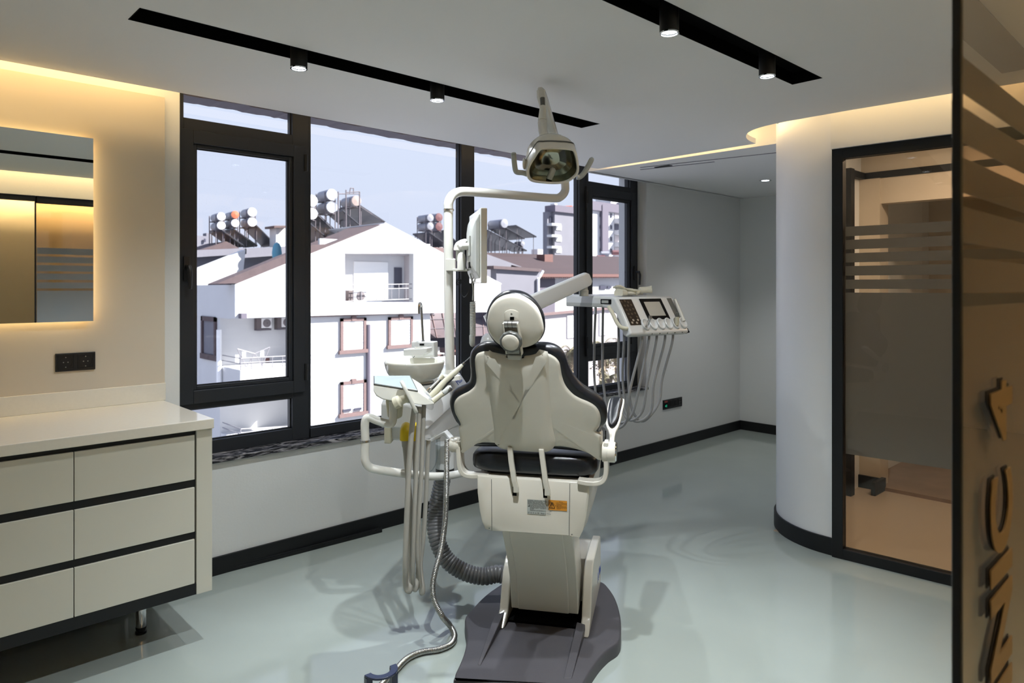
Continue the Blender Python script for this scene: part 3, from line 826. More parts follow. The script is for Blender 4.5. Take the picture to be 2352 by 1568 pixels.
# housing: two cheeks and the block between them
def cheek(x0, x1):
    prof = [(-0.085, 0.058), (-0.02, 0.095), (0.0, 0.105), (0.035, 0.19), (0.07, 0.255), (0.11, 0.29), (0.16, 0.305), (0.36, 0.31), (0.47, 0.30), (0.49, 0.28), (0.50, 0.058)]
    k = B(); k.prism([ch(x0, y, z) for y, z in prof], CXD * (x1 - x0)); return k
cheek(-0.205, -0.165).build('housing_cheek', 'chair_white', chair, smooth=50, bevel=0.006)
cheek(0.165, 0.205).build('housing_cheek', 'chair_white', chair, smooth=50, bevel=0.006)
k = B(); k.prism([ch(-0.164, y, z) for y, z in ((0.24, 0.058), (0.24, 0.27), (0.27, 0.285), (0.42, 0.29), (0.47, 0.28), (0.49, 0.26), (0.495, 0.058))], CXD * 0.328)
k.build('housing_block', 'chair_white', chair, smooth=50, bevel=0.004)
k = B(); k.box(0, 1, 0, 1, 0, 1); k.v = [ch(-0.164 + p.x * 0.328, -0.015 + p.y * 0.254, 0.058 + p.z * 0.01) for p in k.v]; k.build('housing_pit', 'matte_black', chair, smooth=0)
o_ = chx(1376, 1312, 0.2055)
text('lettering', 'A Plus', 'blue_print', chair, o_ - CYD * 0.07 - UP * 0.03, CYD, UP, 0.065, 0.0004)

# lifting column
prof = [(0.00, 0.115), (-0.012, 0.16), (-0.03, 0.24), (-0.065, 0.32), (-0.115, 0.41), (-0.175, 0.50), (-0.22, 0.57)]
def colpiece(x0, x1, off, name, sub=None):
    k = B(); L = [ch(x0, y - off, z) for y, z in prof]; R = [ch(x0, y + 0.16, z + 0.02) for y, z in prof][::-1]
    k.prism(spline(L, 4, False) + R, CXD * (x1 - x0)); return k.build(name, 'chair_white', sub or chair, smooth=40, bevel=0.004)
colm = colpiece(-0.150, 0.150, 0.0, 'column')
colpiece(-0.118, 0.110, 0.006, 'column_cover', colm)
# seat frame cover (box above the column)
yb = -0.30
rl = [(95, 590), (100, 820), (130, 1060), (160, 1200), (200, 1300), (285, 1328), (480, 1335), (900, 1365), (1320, 1392), (1455, 1420), (1500, 1330), (1545, 1150), (1580, 900), (1595, 690), (1320, 668), (300, 605)]
rear = [chy(*z6(*p), yb) for p in rl]
def shrink(ps, sx, sz, dy):
    c = sum(ps, V((0, 0, 0))) / len(ps); out = []
    for p in ps:
        q = p - c; out.append(c + CXD * q.dot(CXD) * sx + UP * (q.z * sz) + CYD * dy)
    return out
k = B(); k.loft([shrink(rear, .97, .97, -0.004), rear, shrink(rear, 1.03, 1.0, 0.10), shrink(rear, 1.03, 1.0, 0.42), shrink(rear, 0.9, 0.9, 0.45)])
sbox = k.build('seat_frame_cover', 'chair_white', chair, smooth=50)
for (u0, v0, u1, v1) in ((283, 640, 288, 1325), (1328, 700, 1320, 1390)):
    a, c = chy(*z6(u0, v0), yb - 0.0048), chy(*z6(u1, v1), yb - 0.0048); k = B(); k.tube([a, c], 0.0012, 6); k.build('seam', 'grey_plastic', sbox)
for (u0, v0, u1, v1) in ((562, 740, 622, 862), (972, 770, 1030, 890)):
    a, c = chy(*z6(u0, v1), yb - 0.0046), chy(*z6(u1, v0), yb - 0.0046)
    k = B(); w = (c - a).dot(CXD); h = c.z - a.z; k.obox(a, CXD * w, CYD * 0.004, UP * h); k.build('slot', 'matte_black', sbox, smooth=0, bevel=0.002)
for (u, v) in ((262, 607), (1365, 684)):
    a = chy(*z6(u, v), yb + 0.02); k = B(); k.lathe([(0.010, 0.0), (0.010, 0.008), (0.005, 0.008), (0.005, 0.004), (0.001, 0.004)], a - UP * 0.004, 16); k.build('bolt', 'steel', sbox)
for (u, v) in ((255, 1292), (1357, 1376)):
    a = chy(*z6(u, v), yb - 0.0035); k = B(); k.cyl(a, a - CYD * 0.002, 0.0025, n=10); k.build('screw', 'grey_plastic', sbox)
# rating plate and warning label
def sticker(u0, v0, u1, v1, v2, m, name):
    a, c, e = chy(*z6(u0, v1), yb - 0.0055), chy(*z6(u1, v2), yb - 0.0055), chy(*z6(u0, v0), yb - 0.0055)
    k = B(); k.obox(a, CXD * (c - a).dot(CXD), -CYD * 0.0006, UP * (e.z - a.z)); st = k.build(name, m, sbox, smooth=0)
    return a - CYD * 0.0012, (c - a).dot(CXD), e.z - a.z
a, w, h = sticker(760, 905, 1008, 1100, 1118, 'label_silver', 'rating_plate')
lines = ['INTEGRAL DENTAL UNIT  MODEL: S2-303', 'RATED VOLT: AC 220-230V     NO. 10-0000405', 'POWER: FREQUENCY 50-60HZ       S/N: 1000 W', 'MAX. LOAD OF CHAIR: 135kg    DATE: 2019-10-12', '      Dental Equipment Manufacturing Co., Ltd', '      Add: No. 16 Industry Road, Development Zone', '      Tel: 86-757-8121    Fax: 86-757-8122', '      EC REP', '      Authorised representative of the company', '']
for i, s in enumerate(lines):
    if s: text('lettering', s, 'black_print', sbox, a + CXD * w * 0.04 + UP * h * (0.90 - i * 0.082), CXD, UP, h * 0.088, 0.0001)
text('lettering', 'O  O  X  A  CE   Made in China', 'black_print', sbox, a + CXD * w * 0.05 + UP * h * 0.05, CXD, UP, h * 0.12, 0.0001)
k = B(); k.obox(a + CXD * w * 0.05 + UP * h * 0.50, CXD * w * 0.08, -CYD * 0.0003, UP * h * 0.05); k.obox(a + CXD * w * 0.10 + UP * h * 0.50, CXD * w * 0.03, -CYD * 0.0003, UP * h * 0.11); k.build('symbol', 'black_print', sbox, smooth=0)
a, w, h = sticker(1045, 915, 1292, 1048, 1062, 'label_orange', 'warning_label')
tri = [a + CXD * w * u + UP * h * v for u, v in ((0.04, 0.22), (0.34, 0.22), (0.19, 0.78))]
k = B()
for i in range(3): k.tube([tri[i], tri[(i + 1) % 3]], 0.0008, 4)
k.tube([a + CXD * w * .19 + UP * h * .62, a + CXD * w * .19 + UP * h * .38], 0.0009, 4); k.tube([a + CXD * w * .19 + UP * h * .32, a + CXD * w * .19 + UP * h * .29], 0.001, 4)
k.build('symbol', 'black_print', sbox)
for i, s in enumerate(['            Warning', '1. When in treatment, keep', '   the patient from the unit', '   and the chair.', '2. After work, the power', '   of unit and chair must be', '   turned off.']):
    text('lettering', s, 'black_print', sbox, a + CXD * w * 0.38 + UP * h * (0.84 - i * 0.115), CXD, UP, h * 0.105, 0.0001)

# seat and leg cushions
def cushion(cx, y0, y1, hx, z0, z1, name, taper=0.0, lift=0.0):
    rings = []
    n = 28
    def ring(y, sc, zc):
        out = []
        for i in range(n):
            t = 2 * math.pi * i / n; c, s_ = math.cos(t), math.sin(t); e = 0.32
            out.append(ch(cx + math.copysign(abs(c) ** e, c) * (hx - taper * (y - y0)) * sc, y, zc + math.copysign(abs(s_) ** 0.5, s_) * (z1 - z0) / 2 * sc))
        return out
    zm = (z0 + z1) / 2
    for (y, s_) in ((y0, .45), (y0 + 0.004, .70), (y0 + 0.016, .88), (y0 + 0.04, .98), (y0 + 0.08, 1), ((y0 + y1) / 2, 1), (y1 - 0.06, 1), (y1 - 0.015, .9), (y1, .5)):
        rings.append(ring(y, s_, zm + lift * (y - y0)))
    k = B(); k.loft(rings); return k.build(name, 'leather', chair, smooth=60)
zs0, zs1 = chy(1230, 1092, -0.27).z, chy(1230, 1047, -0.27).z
xs0, xs1 = (chy(1084, 1064, -0.24) - CO).dot(CXD), (chy(1375, 1066, -0.24) - CO).dot(CXD)
seat = cushion((xs0 + xs1) / 2, -0.29, 0.22, (xs1 - xs0) / 2, zs0, zs1 + 0.015, 'seat_cushion', 0.02, 0.02)
cushion(0.02, 0.20, 0.80, 0.22, zs0 + 0.0, zs1 + 0.0, 'leg_cushion', 0.05, -0.12)
k = B(); k.box(0, 1, 0, 1, 0, 1); k.v = [ch(-0.20 + p.x * 0.42, -0.24 + p.y * 0.9, zs0 - 0.035 + p.z * 0.04) for p in k.v]; k.build('seat_frame', 'matte_black', chair, smooth=0)

# backrest: upholstery behind the white shell
up_ = [(175, 1045), (150, 1012), (125, 960), (110, 910), (107, 868), (118, 826), (142, 796), (182, 774), (222, 755), (246, 733), (256, 700), (257, 650), (252, 600), (252, 560), (263, 520), (292, 485), (332, 462), (380, 455), (440, 461), (505, 476), (575, 482), (640, 471), (700, 462), (760, 460), (820, 465), (872, 483), (912, 515), (937, 556), (955, 610), (976, 660), (1006, 706), (1050, 755), (1100, 790), (1150, 820), (1195, 856), (1222, 896), (1236, 945), (1236, 1000), (1222, 1040), (1195, 1075), (1200, 1120), (1205, 1200), (1150, 1235), (700, 1200), (250, 1190), (185, 1120)]
pts = spline([bk(*z5(*p), -0.035) for p in up_], 4)
k = B(); k.pad(pts, -BN, [(0.022, -0.028), (0.008, -0.022), (0.001, -0.010), (-0.001, 0.0), (0.004, 0.018), (0.016, 0.034), (0.03, 0.042)])
k.build('back_cushion', 'leather', chair, smooth=60)
sh_ = [(283, 575), (298, 535), (333, 517), (375, 512), (430, 521), (480, 531), (519, 541), (522, 574), (575, 579), (626, 575), (641, 548), (690, 540), (740, 526), (785, 523), (832, 535), (872, 560), (897, 592), (906, 622), (912, 660), (920, 700), (936, 746), (962, 786), (1002, 826), (1050, 853), (1100, 873), (1142, 896), (1172, 926), (1191, 965), (1198, 1010), (1189, 1050), (1166, 1086), (1165, 1096), (1184, 1108), (1200, 1130), (1203, 1200), (1204, 1285), (1190, 1306), (1150, 1280), (1080, 1246), (1000, 1221), (920, 1206), (860, 1205), (830, 1214), (806, 1229), (740, 1232), (640, 1228), (500, 1215), (460, 1197), (448, 1184), (400, 1178), (340, 1178), (280, 1195), (232, 1220), (200, 1252), (186, 1225), (177, 1150), (168, 1075), (181, 1045), (160, 1000), (140, 960), (132, 915), (138, 876), (160, 846), (190, 826), (240, 801), (276, 771), (290, 741), (292, 700), (286, 650)]
pts = spline([bk(*z5(*p), -0.012) for p in sh_], 3)
k = B(); k.pad(pts, BN, [(0.0, -0.030), (0.0, -0.004), (0.0015, 0.003), (0.005, 0.008), (0.010, 0.011), (0.016, 0.012)], [(0.15, 0.0125), (0.35, 0.0135), (0.6, 0.0145), (1.0, 0.015)])
shell = k.build('back_shell', 'chair_white', chair, smooth=50)
cp_ = [(376, 556), (430, 578), (500, 596), (560, 604), (620, 604), (680, 596), (735, 574), (780, 536), (790, 700), (803, 900), (822, 1080), (836, 1175), (806, 1222), (740, 1227), (640, 1222), (500, 1209), (462, 1190), (452, 1170), (436, 1000), (408, 800)]
pts = spline([bk(*z5(*p), 0.004) for p in cp_], 3)
k = B(); k.pad(pts, BN, [(-0.016, -0.004), (-0.004, 0.004), (0.008, 0.0085), (0.020, 0.0105), (0.032, 0.0115)], [(0.3, 0.0125), (0.6, 0.013), (1.0, 0.013)])
k.build('spine_panel', 'chair_white', shell, smooth=50)

# headrest
def hd(u, v, off): return bk(*zh(u, v), off)
hp_ = [(745, 138), (640, 150), (530, 190), (430, 270), (360, 370), (310, 480), (288, 600), (290, 720), (320, 850), (380, 960), (450, 1050), (540, 1110), (640, 1150), (780, 1165), (920, 1160), (1050, 1140), (1150, 1100), (1240, 1040), (1305, 960), (1345, 860), (1354, 740), (1335, 610), (1290, 500), (1190, 350), (1075, 240), (970, 180), (870, 148)]
pts = spline([hd(u, v, -0.010) for u, v in hp_], 4)
k = B(); k.pad(pts, -BN, [(0.012, -0.020), (0.003, -0.012), (0.0, 0.0), (0.003, 0.018), (0.014, 0.034), (0.028, 0.042)])
k.build('headrest_cushion', 'leather', chair, smooth=60)
hs_ = [(745, 205), (620, 225), (500, 280), (412, 362), (347, 470), (315, 585), (302, 705), (322, 832), (372, 940), (442, 1032), (522, 1097), (610, 1140), (700, 1160), (800, 1166), (940, 1160), (1050, 1140), (1160, 1095), (1240, 1030), (1300, 932), (1320, 850), (1310, 740), (1280, 620), (1232, 502), (1160, 400), (1060, 310), (952, 246), (850, 213)]
pts = spline([hd(u, v, 0.012) for u, v in hs_], 4)
k = B(); k.pad(pts, BN, [(0.0, -0.026), (0.0, -0.004), (0.0015, 0.004), (0.005, 0.009), (0.011, 0.012)], [(0.2, 0.014), (0.5, 0.019), (1.0, 0.022)])
hshell = k.build('headrest_shell', 'chair_white', chair, smooth=50)
ep = spline([hd(u, v, 0.030) for u, v in [(612, 760), (612, 560), (650, 500), (740, 474), (840, 500), (880, 560), (905, 760), (930, 1080), (760, 1120), (640, 1080)]], 4)
k = B(); k.pad(ep, BN, [(0, -0.006), (0.0, 0.0005), (0.003, 0.002)]); k.build('headrest_plate', 'chair_white', hshell, smooth=40)
k = B(); a = hd(745, 557, 0.036); k.lathe([(0.0040, 0), (0.0040, 0.002), (0.0022, 0.002), (0.0022, 0.0006), (0.0005, 0.0006)], a, 20, ax=BN); k.build('screw', 'steel', hshell)
def quad(u0, v0, u1, v1, off, th, m, name, par, bev=0.001):
    a, c, e = hd(u0, v1, off), hd(u1, v1, off), hd(u0, v0, off)
    k = B(); k.obox(a, c - a, BN * th, e - a); return k.build(name, m, par, smooth=0, bevel=bev)
quad(716, 606, 792, 665, 0.0345, 0.0008, 'matte_black', 'slot', hshell)
cr = 0.0125
ca, cc = hd(612, 740, 0.034), hd(880, 740, 0.034); dirx = (cc - ca).normalized(); upb = (UP - BN * UP.dot(BN)).normalized()
arm_r = [ca + BN * (0.014 * math.cos(t)) + upb * (0.014 * math.sin(t)) for t in [i * 2 * math.pi / 24 for i in range(24)]]
k = B(); k.prism(arm_r, cc - ca); hinge = k.build('headrest_hinge', 'steel', chair, smooth=40)
k = B()
for u in (690, 765):
    c0 = hd(u, 740, 0.034); k.lathe([(0.0146, -0.0006), (0.0146, 0.0006)], c0, 24, ax=dirx)
k.build('hinge_groove', 'matte_black', hinge)
# two side plates of the hinge and the neck
for (ua, va, ub, vb_) in ((596, 690, 655, 1240), (850, 690, 930, 1255)):
    a, c = hd(ua, va, 0.030), hd(ub, vb_, 0.030)
    k = B(); s_ = (c - a); k.obox(a, dirx * 0.006, BN * 0.020, s_); k.build('neck_plate', 'chair_white', chair, smooth=0, bevel=0.002)
a = hd(650, 1250, 0.026); c = hd(900, 1250, 0.026); e = hd(620, 860, 0.026)
k = B(); k.obox(a, c - a, BN * 0.014, e - a); k.build('neck', 'light_grey', chair, smooth=0, bevel=0.002)
ftp = [hd(u, v, 0.030) for u, v in ((676, 1262), (935, 1270), (930, 1352), (690, 1346))]
k = B(); k.prism(ftp, BN * 0.016); k.build('neck_foot', 'light_grey', chair, smooth=0, bevel=0.003)
ks = hd(740, 1035, 0.045)
kr = (hd(945, 1035, 0.045) - ks).length
rim = []
for i in range(96):
    t = 2 * math.pi * i / 96; r_ = kr * (1.0 - 0.045 * (0.5 + 0.5 * math.cos(10 * t)))
    rim.append(ks + dirx * (r_ * math.cos(t)) + upb * (r_ * math.sin(t)))
k = B(); k.pad(rim, BN, [(0.002, 0), (0.0, 0.004), (0.0, 0.012), (0.003, 0.016), (0.008, 0.017)]); knob = k.build('headrest_knob', 'grey_plastic', chair, smooth=40)
k = B(); k.lathe([(kr * .76, 0.010), (kr * .76, 0.018), (kr * .70, 0.0205), (kr * .4, 0.0215), (0.0005, 0.0215)], ks, 40, ax=BN); k.build('knob_cap', 'chair_white', knob, smooth=50)

# push rods between the backrest and the seat frame
for pa in (((1171, 1027), (1174, 1060), (1181, 1105), (1185, 1118), (1185, 1131)), ((1243, 1031), (1247, 1062), (1253, 1108), (1257, 1124), (1257, 1138))):
    yy = [-0.322, -0.322, -0.324, -0.322, -0.32]
    ps = [chy(*p, y) for p, y in zip(pa, yy)]
    k = B(); w = 0.0105
    rings = [[p - CXD * w - CYD * .006, p + CXD * w - CYD * .006, p + CXD * w + CYD * .012, p - CXD * w + CYD * .012] for p in ps]
    k.loft(rings); k.build('push_rod', 'chair_white', chair, smooth=0, bevel=0.003)

# side brackets with the pivots
def bracket(pp, yy, name):
    ps = spline([chy(*p, y) for p, y in zip(pp, yy)], 5, False)
    k = B(); rings = []
    for i, p in enumerate(ps):
        t = (ps[min(i + 1, len(ps) - 1)] - ps[max(i - 1, 0)]).normalized(); s_ = t.cross(CYD).normalized()
        rings.append([p - s_ * .009 - CYD * .03, p + s_ * .009 - CYD * .03, p + s_ * .009 + CYD * .03, p - s_ * .009 + CYD * .03])
    k.loft(rings); return k.build(name, 'chair_white', chair, smooth=50, bevel=0.003)
bracket([(1393, 1012), (1393, 1050), (1393, 1080), (1388, 1098), (1374, 1106), (1350, 1106), (1328, 1102)], [-0.29] * 7, 'bracket')
bracket([(1056, 1010), (1057, 1045), (1060, 1072), (1070, 1086), (1085, 1090), (1105, 1090), (1125, 1091)], [-0.26] * 7, 'bracket')
def pivot(pa, pc, y, r, name='pivot'):
    a, c = chy(*pa, y), chy(*pc, y)
    k = B(); L = (c - a).length
    k.lathe([(r * .94, 0), (r, .004), (r, L * .35), (r * .97, L * .36), (r * .97, L * .40), (r, L * .41), (r, L - .004), (r * .92, L)], a, 32, ax=CXD); return k.build(name, 'chair_white', chair, smooth=40)
pivot((1384, 1037), (1414, 1037), -0.29, 0.040)
k = B(); a = chy(1414, 1037, -0.29); k.lathe([(.038, 0), (.036, .004), (.0005, .005)], a, 32, ax=CXD); k.build('pivot_cap', 'chrome', chair, smooth=40)
pivot((1036, 1020), (1058, 1021), -0.26, 0.032)
# right armrest: arm rising forward from the pivot, oval black pad
a0 = chy(1404, 1020, -0.29)
def arm_at(px, py, y): return chy(px, py, y)
path = [(1404, 1024, -0.29), (1404, 1004, -0.27), (1405, 990, -0.24)]
outl = [(1399, 1022), (1400, 1000), (1396, 985), (1391, 968), (1393, 950), (1396, 930), (1400, 917), (1404, 914), (1430, 914), (1434, 919), (1430, 940), (1426, 960), (1420, 978), (1414, 990), (1411, 1005), (1410, 1022)]
AN = (-CYD * 0.55 + UP * 0.83).normalized()
AP = chy(1404, 1010, -0.29)
pts = spline([on_plane(p[0], p[1], AP, AN) for p in outl], 3)
k = B(); k.pad(pts, AN, [(0.004, -0.022), (0.0, -0.016), (0.0, -0.003), (0.003, 0.0)]); arm = k.build('armrest', 'chair_white', chair, smooth=50)
outl = [(1397, 975), (1395, 960), (1397, 942), (1400, 926), (1404, 917), (1416, 915), (1429, 917), (1430, 924), (1426, 942), (1422, 962), (1416, 976), (1408, 983), (1402, 982)]
pts = spline([on_plane(p[0], p[1], AP, AN) for p in outl], 4)
k = B(); k.pad(pts, AN, [(0.0, -0.004), (0.0, 0.008), (0.004, 0.014), (0.012, 0.018)], [(0.4, 0.019), (1.0, 0.020)]); k.build('armrest_pad', 'leather', arm, smooth=60)

# ================================================================== DENTAL UNIT beside the chair
def un(x, y, z): return ch(x, y, z)
unit = thing('dental_unit', 'white spittoon unit with basin and hoses left of the chair', 'dental unit', ch(-0.65, 0.25, 0))
prof = [(0.0, 0.895), (0.0, 1.005), (0.02, 1.025), (0.14, 1.035), (0.33, 1.105), (0.40, 1.118), (0.66, 1.118), (0.68, 1.10), (0.68, 0.98), (0.36, 0.935)]
k = B()
k.loft([[un(-.775, y, b), un(-.775, y, t), un(-.645, y, t), un(-.610, y, t - .012), un(-.548, y, t - .10), un(-.545, y, b)] for y, t, b in ((0.0, 1.005, .895), (.03, 1.03, .898), (.14, 1.04, .91), (.33, 1.11, .933), (.40, 1.12, .94), (.66, 1.12, .97), (.68, 1.10, .985))])
hull = k.build('hull', 'tray_white', unit, smooth=40, bevel=0.012, seg=3)
hn = (CXD * .088 + UP * .062).normalized(); hp = un(-.579, .33, 1.11 - .056)
prof = [(0.02, 0.835), (0.01, 0.91), (0.4, 0.95), (0.66, 0.98), (0.66, 0.80), (0.30, 0.815)]
k = B(); k.prism([un(-0.755, y, z) for y, z in prof], CXD * 0.190); k.build('lower_hull', 'tray_white', unit, smooth=40, bevel=0.008)
k = B(); k.prism([un(-0.76, y, z) for y, z in ((0.0, 0.82), (0.0, 0.90), (0.06, 0.90), (0.06, 0.835))], CXD * 0.035); k.build('side_lug', 'cream', unit, smooth=0, bevel=0.006)
o_ = on_plane(1047, 891, hp + hn * .002, hn)
text('lettering', 'A Plus', 'blue_print', unit, o_, CYD + UP * .18, UP - CXD * .7, 0.050, 0.0006)
# arm carrying the unit from the chair, grey cylinder, clear bottle
k = B(); a = at(1022, 1017, 3.45); k.cyl(a, a - UP * 0.125, 0.047, n=32); k.build('filter_housing', 'tray_white', unit, bevel=0.004)
k = B(); c = a - UP * 0.125; k.lathe([(0.046, 0), (0.046, -0.012), (0.034, -0.018), (0.040, -0.024), (0.040, -0.03)], c, 32); k.build('collar', 'black_plastic', unit)
k = B(); a = at(993, 1004, 3.33); k.lathe([(0.036, 0.0), (0.039, -0.02), (0.039, -0.13), (0.034, -0.155), (0.022, -0.168), (0.001, -0.170)], a, 32, caps=(True, False)); k.build('water_bottle', 'clear', unit)
k = B(); k.cyl(a + UP * 0.004, a - UP * 0.004, 0.040, n=28); k.build('bottle_cap', 'light_grey', unit)
k = B(); k.tube(spline([at(1003, 1003, 3.33), at(1004, 1030, 3.33), at(1002, 1060, 3.33), at(992, 1080, 3.33), at(978, 1086, 3.30)], 5, False), 0.003, 6); k.build('thin_tube', 'clear', unit)
k = B(); k.prism([at(*p, 3.28) for p in ((985, 1010), (1020, 991), (1036, 1008), (1032, 1012), (1018, 999), (992, 1016))], CYD * 0.05); k.build('hose_bracket', 'tray_white', unit, smooth=0, bevel=0.003)
# basin
bc = at(952, 831, 3.36)
k = B(); k.lathe([(0.070, -0.094), (0.095, -0.088), (0.116, -0.072), (0.131, -0.050), (0.140, -0.026), (0.1455, -0.004), (0.146, 0.003), (0.143, 0.006), (0.138, 0.002), (0.131, -0.022), (0.112, -0.055), (0.06, -0.078), (0.012, -0.084), (0.0005, -0.084)], bc, 56, caps=(True, False)); k.build('basin', 'ceramic', unit, smooth=60)
k = B(); k.lathe([(0.092, -0.24), (0.094, -0.11), (0.088, -0.088)], bc, 40); k.build('basin_stem', 'tray_white', unit)
k = B(); k.lathe([(0.0945, -0.102), (0.0955, -0.099), (0.0940, -0.096)], bc, 40, caps=(False, False)); k.build('basin_ring', 'black_plastic', unit)
# cup filler block
def cf(px, py, d=0.0): return chy(px, py, 0.245 + d)
k = B()
pts = [cf(945, 784), cf(997, 785), cf(997, 821), cf(945, 822)]
k.prism(pts, CYD * 0.06); blk = k.build('cup_filler', 'tray_white', unit, smooth=0, bevel=0.004)
k = B()
pts = [cf(939, 799, -0.02), cf(993, 796, -0.02), cf(993, 806, -0.02), cf(981, 814, -0.02), cf(939, 814, -0.02)]
k.prism(pts, CYD * 0.045 - CYD * 0.12); k.build('cup_shelf', 'tray_white', blk, smooth=0, bevel=0.004)
k = B(); a = cf(967, 799, -0.06); k.lathe([(0.033, 0.0), (0.033, 0.004), (0.026, 0.004), (0.026, 0.001)], a, 28, caps=(False, False)); k.build('cup_ring', 'white', blk)
k = B(); pts = [cf(964, 789, -0.001), cf(974, 789, -0.001), cf(974, 793, -0.001), cf(964, 793, -0.001)]; k.prism(pts, -CYD * 0.0015); k.build('sensor_window', 'bezel', blk, smooth=0)
k = B(); k.tube(spline([cf(972, 786, 0.02), cf(970, 750, 0.02), cf(968, 712, 0.02), cf(967.5, 702, 0.015), cf(966, 696.5, -0.002), cf(963.5, 697, -0.02), cf(962.5, 704, -0.026), cf(962.5, 720, -0.027)], 6, False), 0.0062, 14); k.build('spout', 'chrome', unit)
k = B(); a = cf(972, 784, 0.02); k.lathe([(0.011, 0), (0.011, 0.003), (0.007, 0.006)], a, 20); k.build('spout_collar', 'chrome', unit)
k = B(); k.tube([cf(953, 815, -0.07), cf(949, 822, -0.075)], 0.004, 8); k.build('flush_spout', 'chrome', unit)

# corrugated waste hose: ribbed tube down to the chair's base
def ribbed(path, r0, r1, pitch, n=20):
    pts = spline(path, 14, False); L = [0]
    for i in range(1, len(pts)): L.append(L[-1] + (pts[i] - pts[i - 1]).length)
    tot = L[-1]; out = []; rs = []; m_ = int(tot / pitch) * 4
    j = 0
    for i in range(m_ + 1):
        s = tot * i / m_
        while j < len(L) - 2 and L[j + 1] < s: j += 1
        u = (s - L[j]) / max(L[j + 1] - L[j], 1e-9); out.append(pts[j].lerp(pts[j + 1], u)); rs.append((r0, (r0 + r1) / 2 + (r1 - r0) * .3, r1, (r0 + r1) / 2 + (r1 - r0) * .3)[i % 4])
    k = B(); k.tube(out, rs, n); return k
end = ch(-0.165, 0.20, 0.135)
ribbed([at(1021, 1076, 3.46), at(1019, 1090, 3.46), at(1010, 1130, 3.46), at(1000, 1185, 3.44), at(1003, 1235, 3.40), at(1025, 1283, 3.37), at(1065, 1312, 3.35), at(1110, 1323, 3.34), at(1150, 1318, 3.34), end, end + CXD * 0.03], 0.0365, 0.0415, 0.0165).build('corrugated_hose', 'corrugated', unit, smooth=60)

# armoured steel hose from the unit to the foot control on the floor
def fl(px, py, z=0.014): return on_z(px, py, z)
ribbed([at(1027, 1008, 3.25), at(1026, 1060, 3.24), at(1025, 1130, 3.22), at(1022, 1200, 3.19), at(1013, 1262, 3.14), at(1000, 1310, 3.10), at(994, 1345, 3.08), at(998, 1380, 3.06), at(1016, 1415, 3.05), fl(1034, 1437, 0.03), fl(1044, 1458), fl(1037, 1477), fl(1010, 1490), fl(968, 1497), fl(935, 1512), fl(907, 1540), fl(880, 1568), fl(850, 1610)], 0.0112, 0.0130, 0.0062, 14).build('armoured_hose', 'steel', unit, smooth=60)

# assistant's arm and tray
tray = thing('assistant_tray', 'assistant instrument tray with grey top and paddle handle on a bent white arm', 'instrument tray', at(925, 900, 3.02))
arm_pts = [at(903, 920, 3.06), at(903, 950, 3.06), at(901, 968, 3.06), at(893, 973, 3.06), at(868, 966, 3.06), at(850, 959, 3.06), at(841, 962, 3.06), at(838, 978, 3.06), at(839, 1012, 3.06), at(838, 1040, 3.06), at(840, 1060, 3.06), at(849, 1072, 3.07), at(868, 1078, 3.08), at(920, 1086, 3.12), at(985, 1093, 3.2), at(1030, 1092, 3.3), at(1062, 1086, 3.4)]
sp = spline(arm_pts, 6, False)
k = B(); k.tube(sp, 0.0185, 20); k.build('arm', 'white_enamel', tray, smooth=60)
k = B(); a = at(839, 1012, 3.06); k.lathe([(0.0205, -0.004), (0.0205, 0.004)], a, 24); k.build('arm_ring', 'chrome', tray)
k = B(); r0 = [at(p[0], p[1], 3.06) for p in ((885, 918), (925, 922), (922, 958), (905, 966), (890, 958))]; k.prism(r0, FWD * 0.03); k.build('arm_bracket', 'cream', tray, smooth=40, bevel=0.005)
# tray body: loft from back to front
yt = -0.06
tb = [(857, 876), (858, 895), (864, 909), (876, 917), (905, 921), (945, 922), (963, 905), (957, 899), (905, 898), (858, 884)]
def ty(p, y): return chy(p[0], p[1], y)
body0 = [(858, 884), (858, 898), (864, 910), (876, 918), (900, 922), (935, 925), (965, 929), (990, 929), (1001, 927), (990, 915), (977, 907), (960, 900)]
topo = [(857, 868), (860, 863), (880, 861), (905, 863), (943, 864.5), (950, 876), (959, 900), (930, 899), (895, 897), (862, 889), (858, 884)]
TN = (-CYD * 0.62 + UP * 0.78 - CXD * 0.05).normalized(); TP = at(905, 882, 3.04)
tp = [on_plane(p[0], p[1], TP, TN) for p in topo]
side = [(944, 865), (957, 874), (975, 890), (990, 908), (1002, 927), (1000, 930), (975, 929), (940, 925), (905, 922), (880, 918), (866, 911), (859, 900), (857, 884)]
fr_ = [at(x, y, f) for x, y, f in ((858, 884, 2.98), (960, 900, 2.98), (981, 914, 2.99), (1002, 928, 3.0), (976, 930, 2.98), (940, 926, 2.97), (905, 922, 2.97), (878, 917, 2.97), (864, 909, 2.97), (858, 898, 2.97))]
bk_ = [at(x, y, f) for x, y, f in ((858, 866, 3.15), (943, 865.5, 3.15), (966, 880, 3.14), (990, 908, 3.08), (976, 922, 3.10), (940, 920, 3.15), (905, 916, 3.15), (880, 911, 3.15), (866, 902, 3.15), (858, 886, 3.15))]
k = B(); k.loft([fr_, bk_]); tbody = k.build('tray_body', 'white', tray, smooth=50, bevel=0.005, seg=3)
qa, qb, qc, qd = bk_[0], bk_[1], fr_[1], fr_[0]
tn = (qb - qa).cross(qd - qa).normalized(); tn = tn if tn.z > 0 else -tn
def inset_quad(t): c = (qa + qb + qc + qd) / 4; return [p + (c - p).normalized() * t for p in (qa, qb, qc, qd)]
k = B(); k.prism([p + tn * .001 for p in inset_quad(-.001)], tn * 0.006); k.build('tray_rim', 'grey_plastic', tray, smooth=0, bevel=0.002)
k = B(); k.prism([p + tn * .005 for p in inset_quad(.006)], tn * 0.003); k.build('tray_mat', 'tray_top', tray, smooth=0, bevel=0.001)
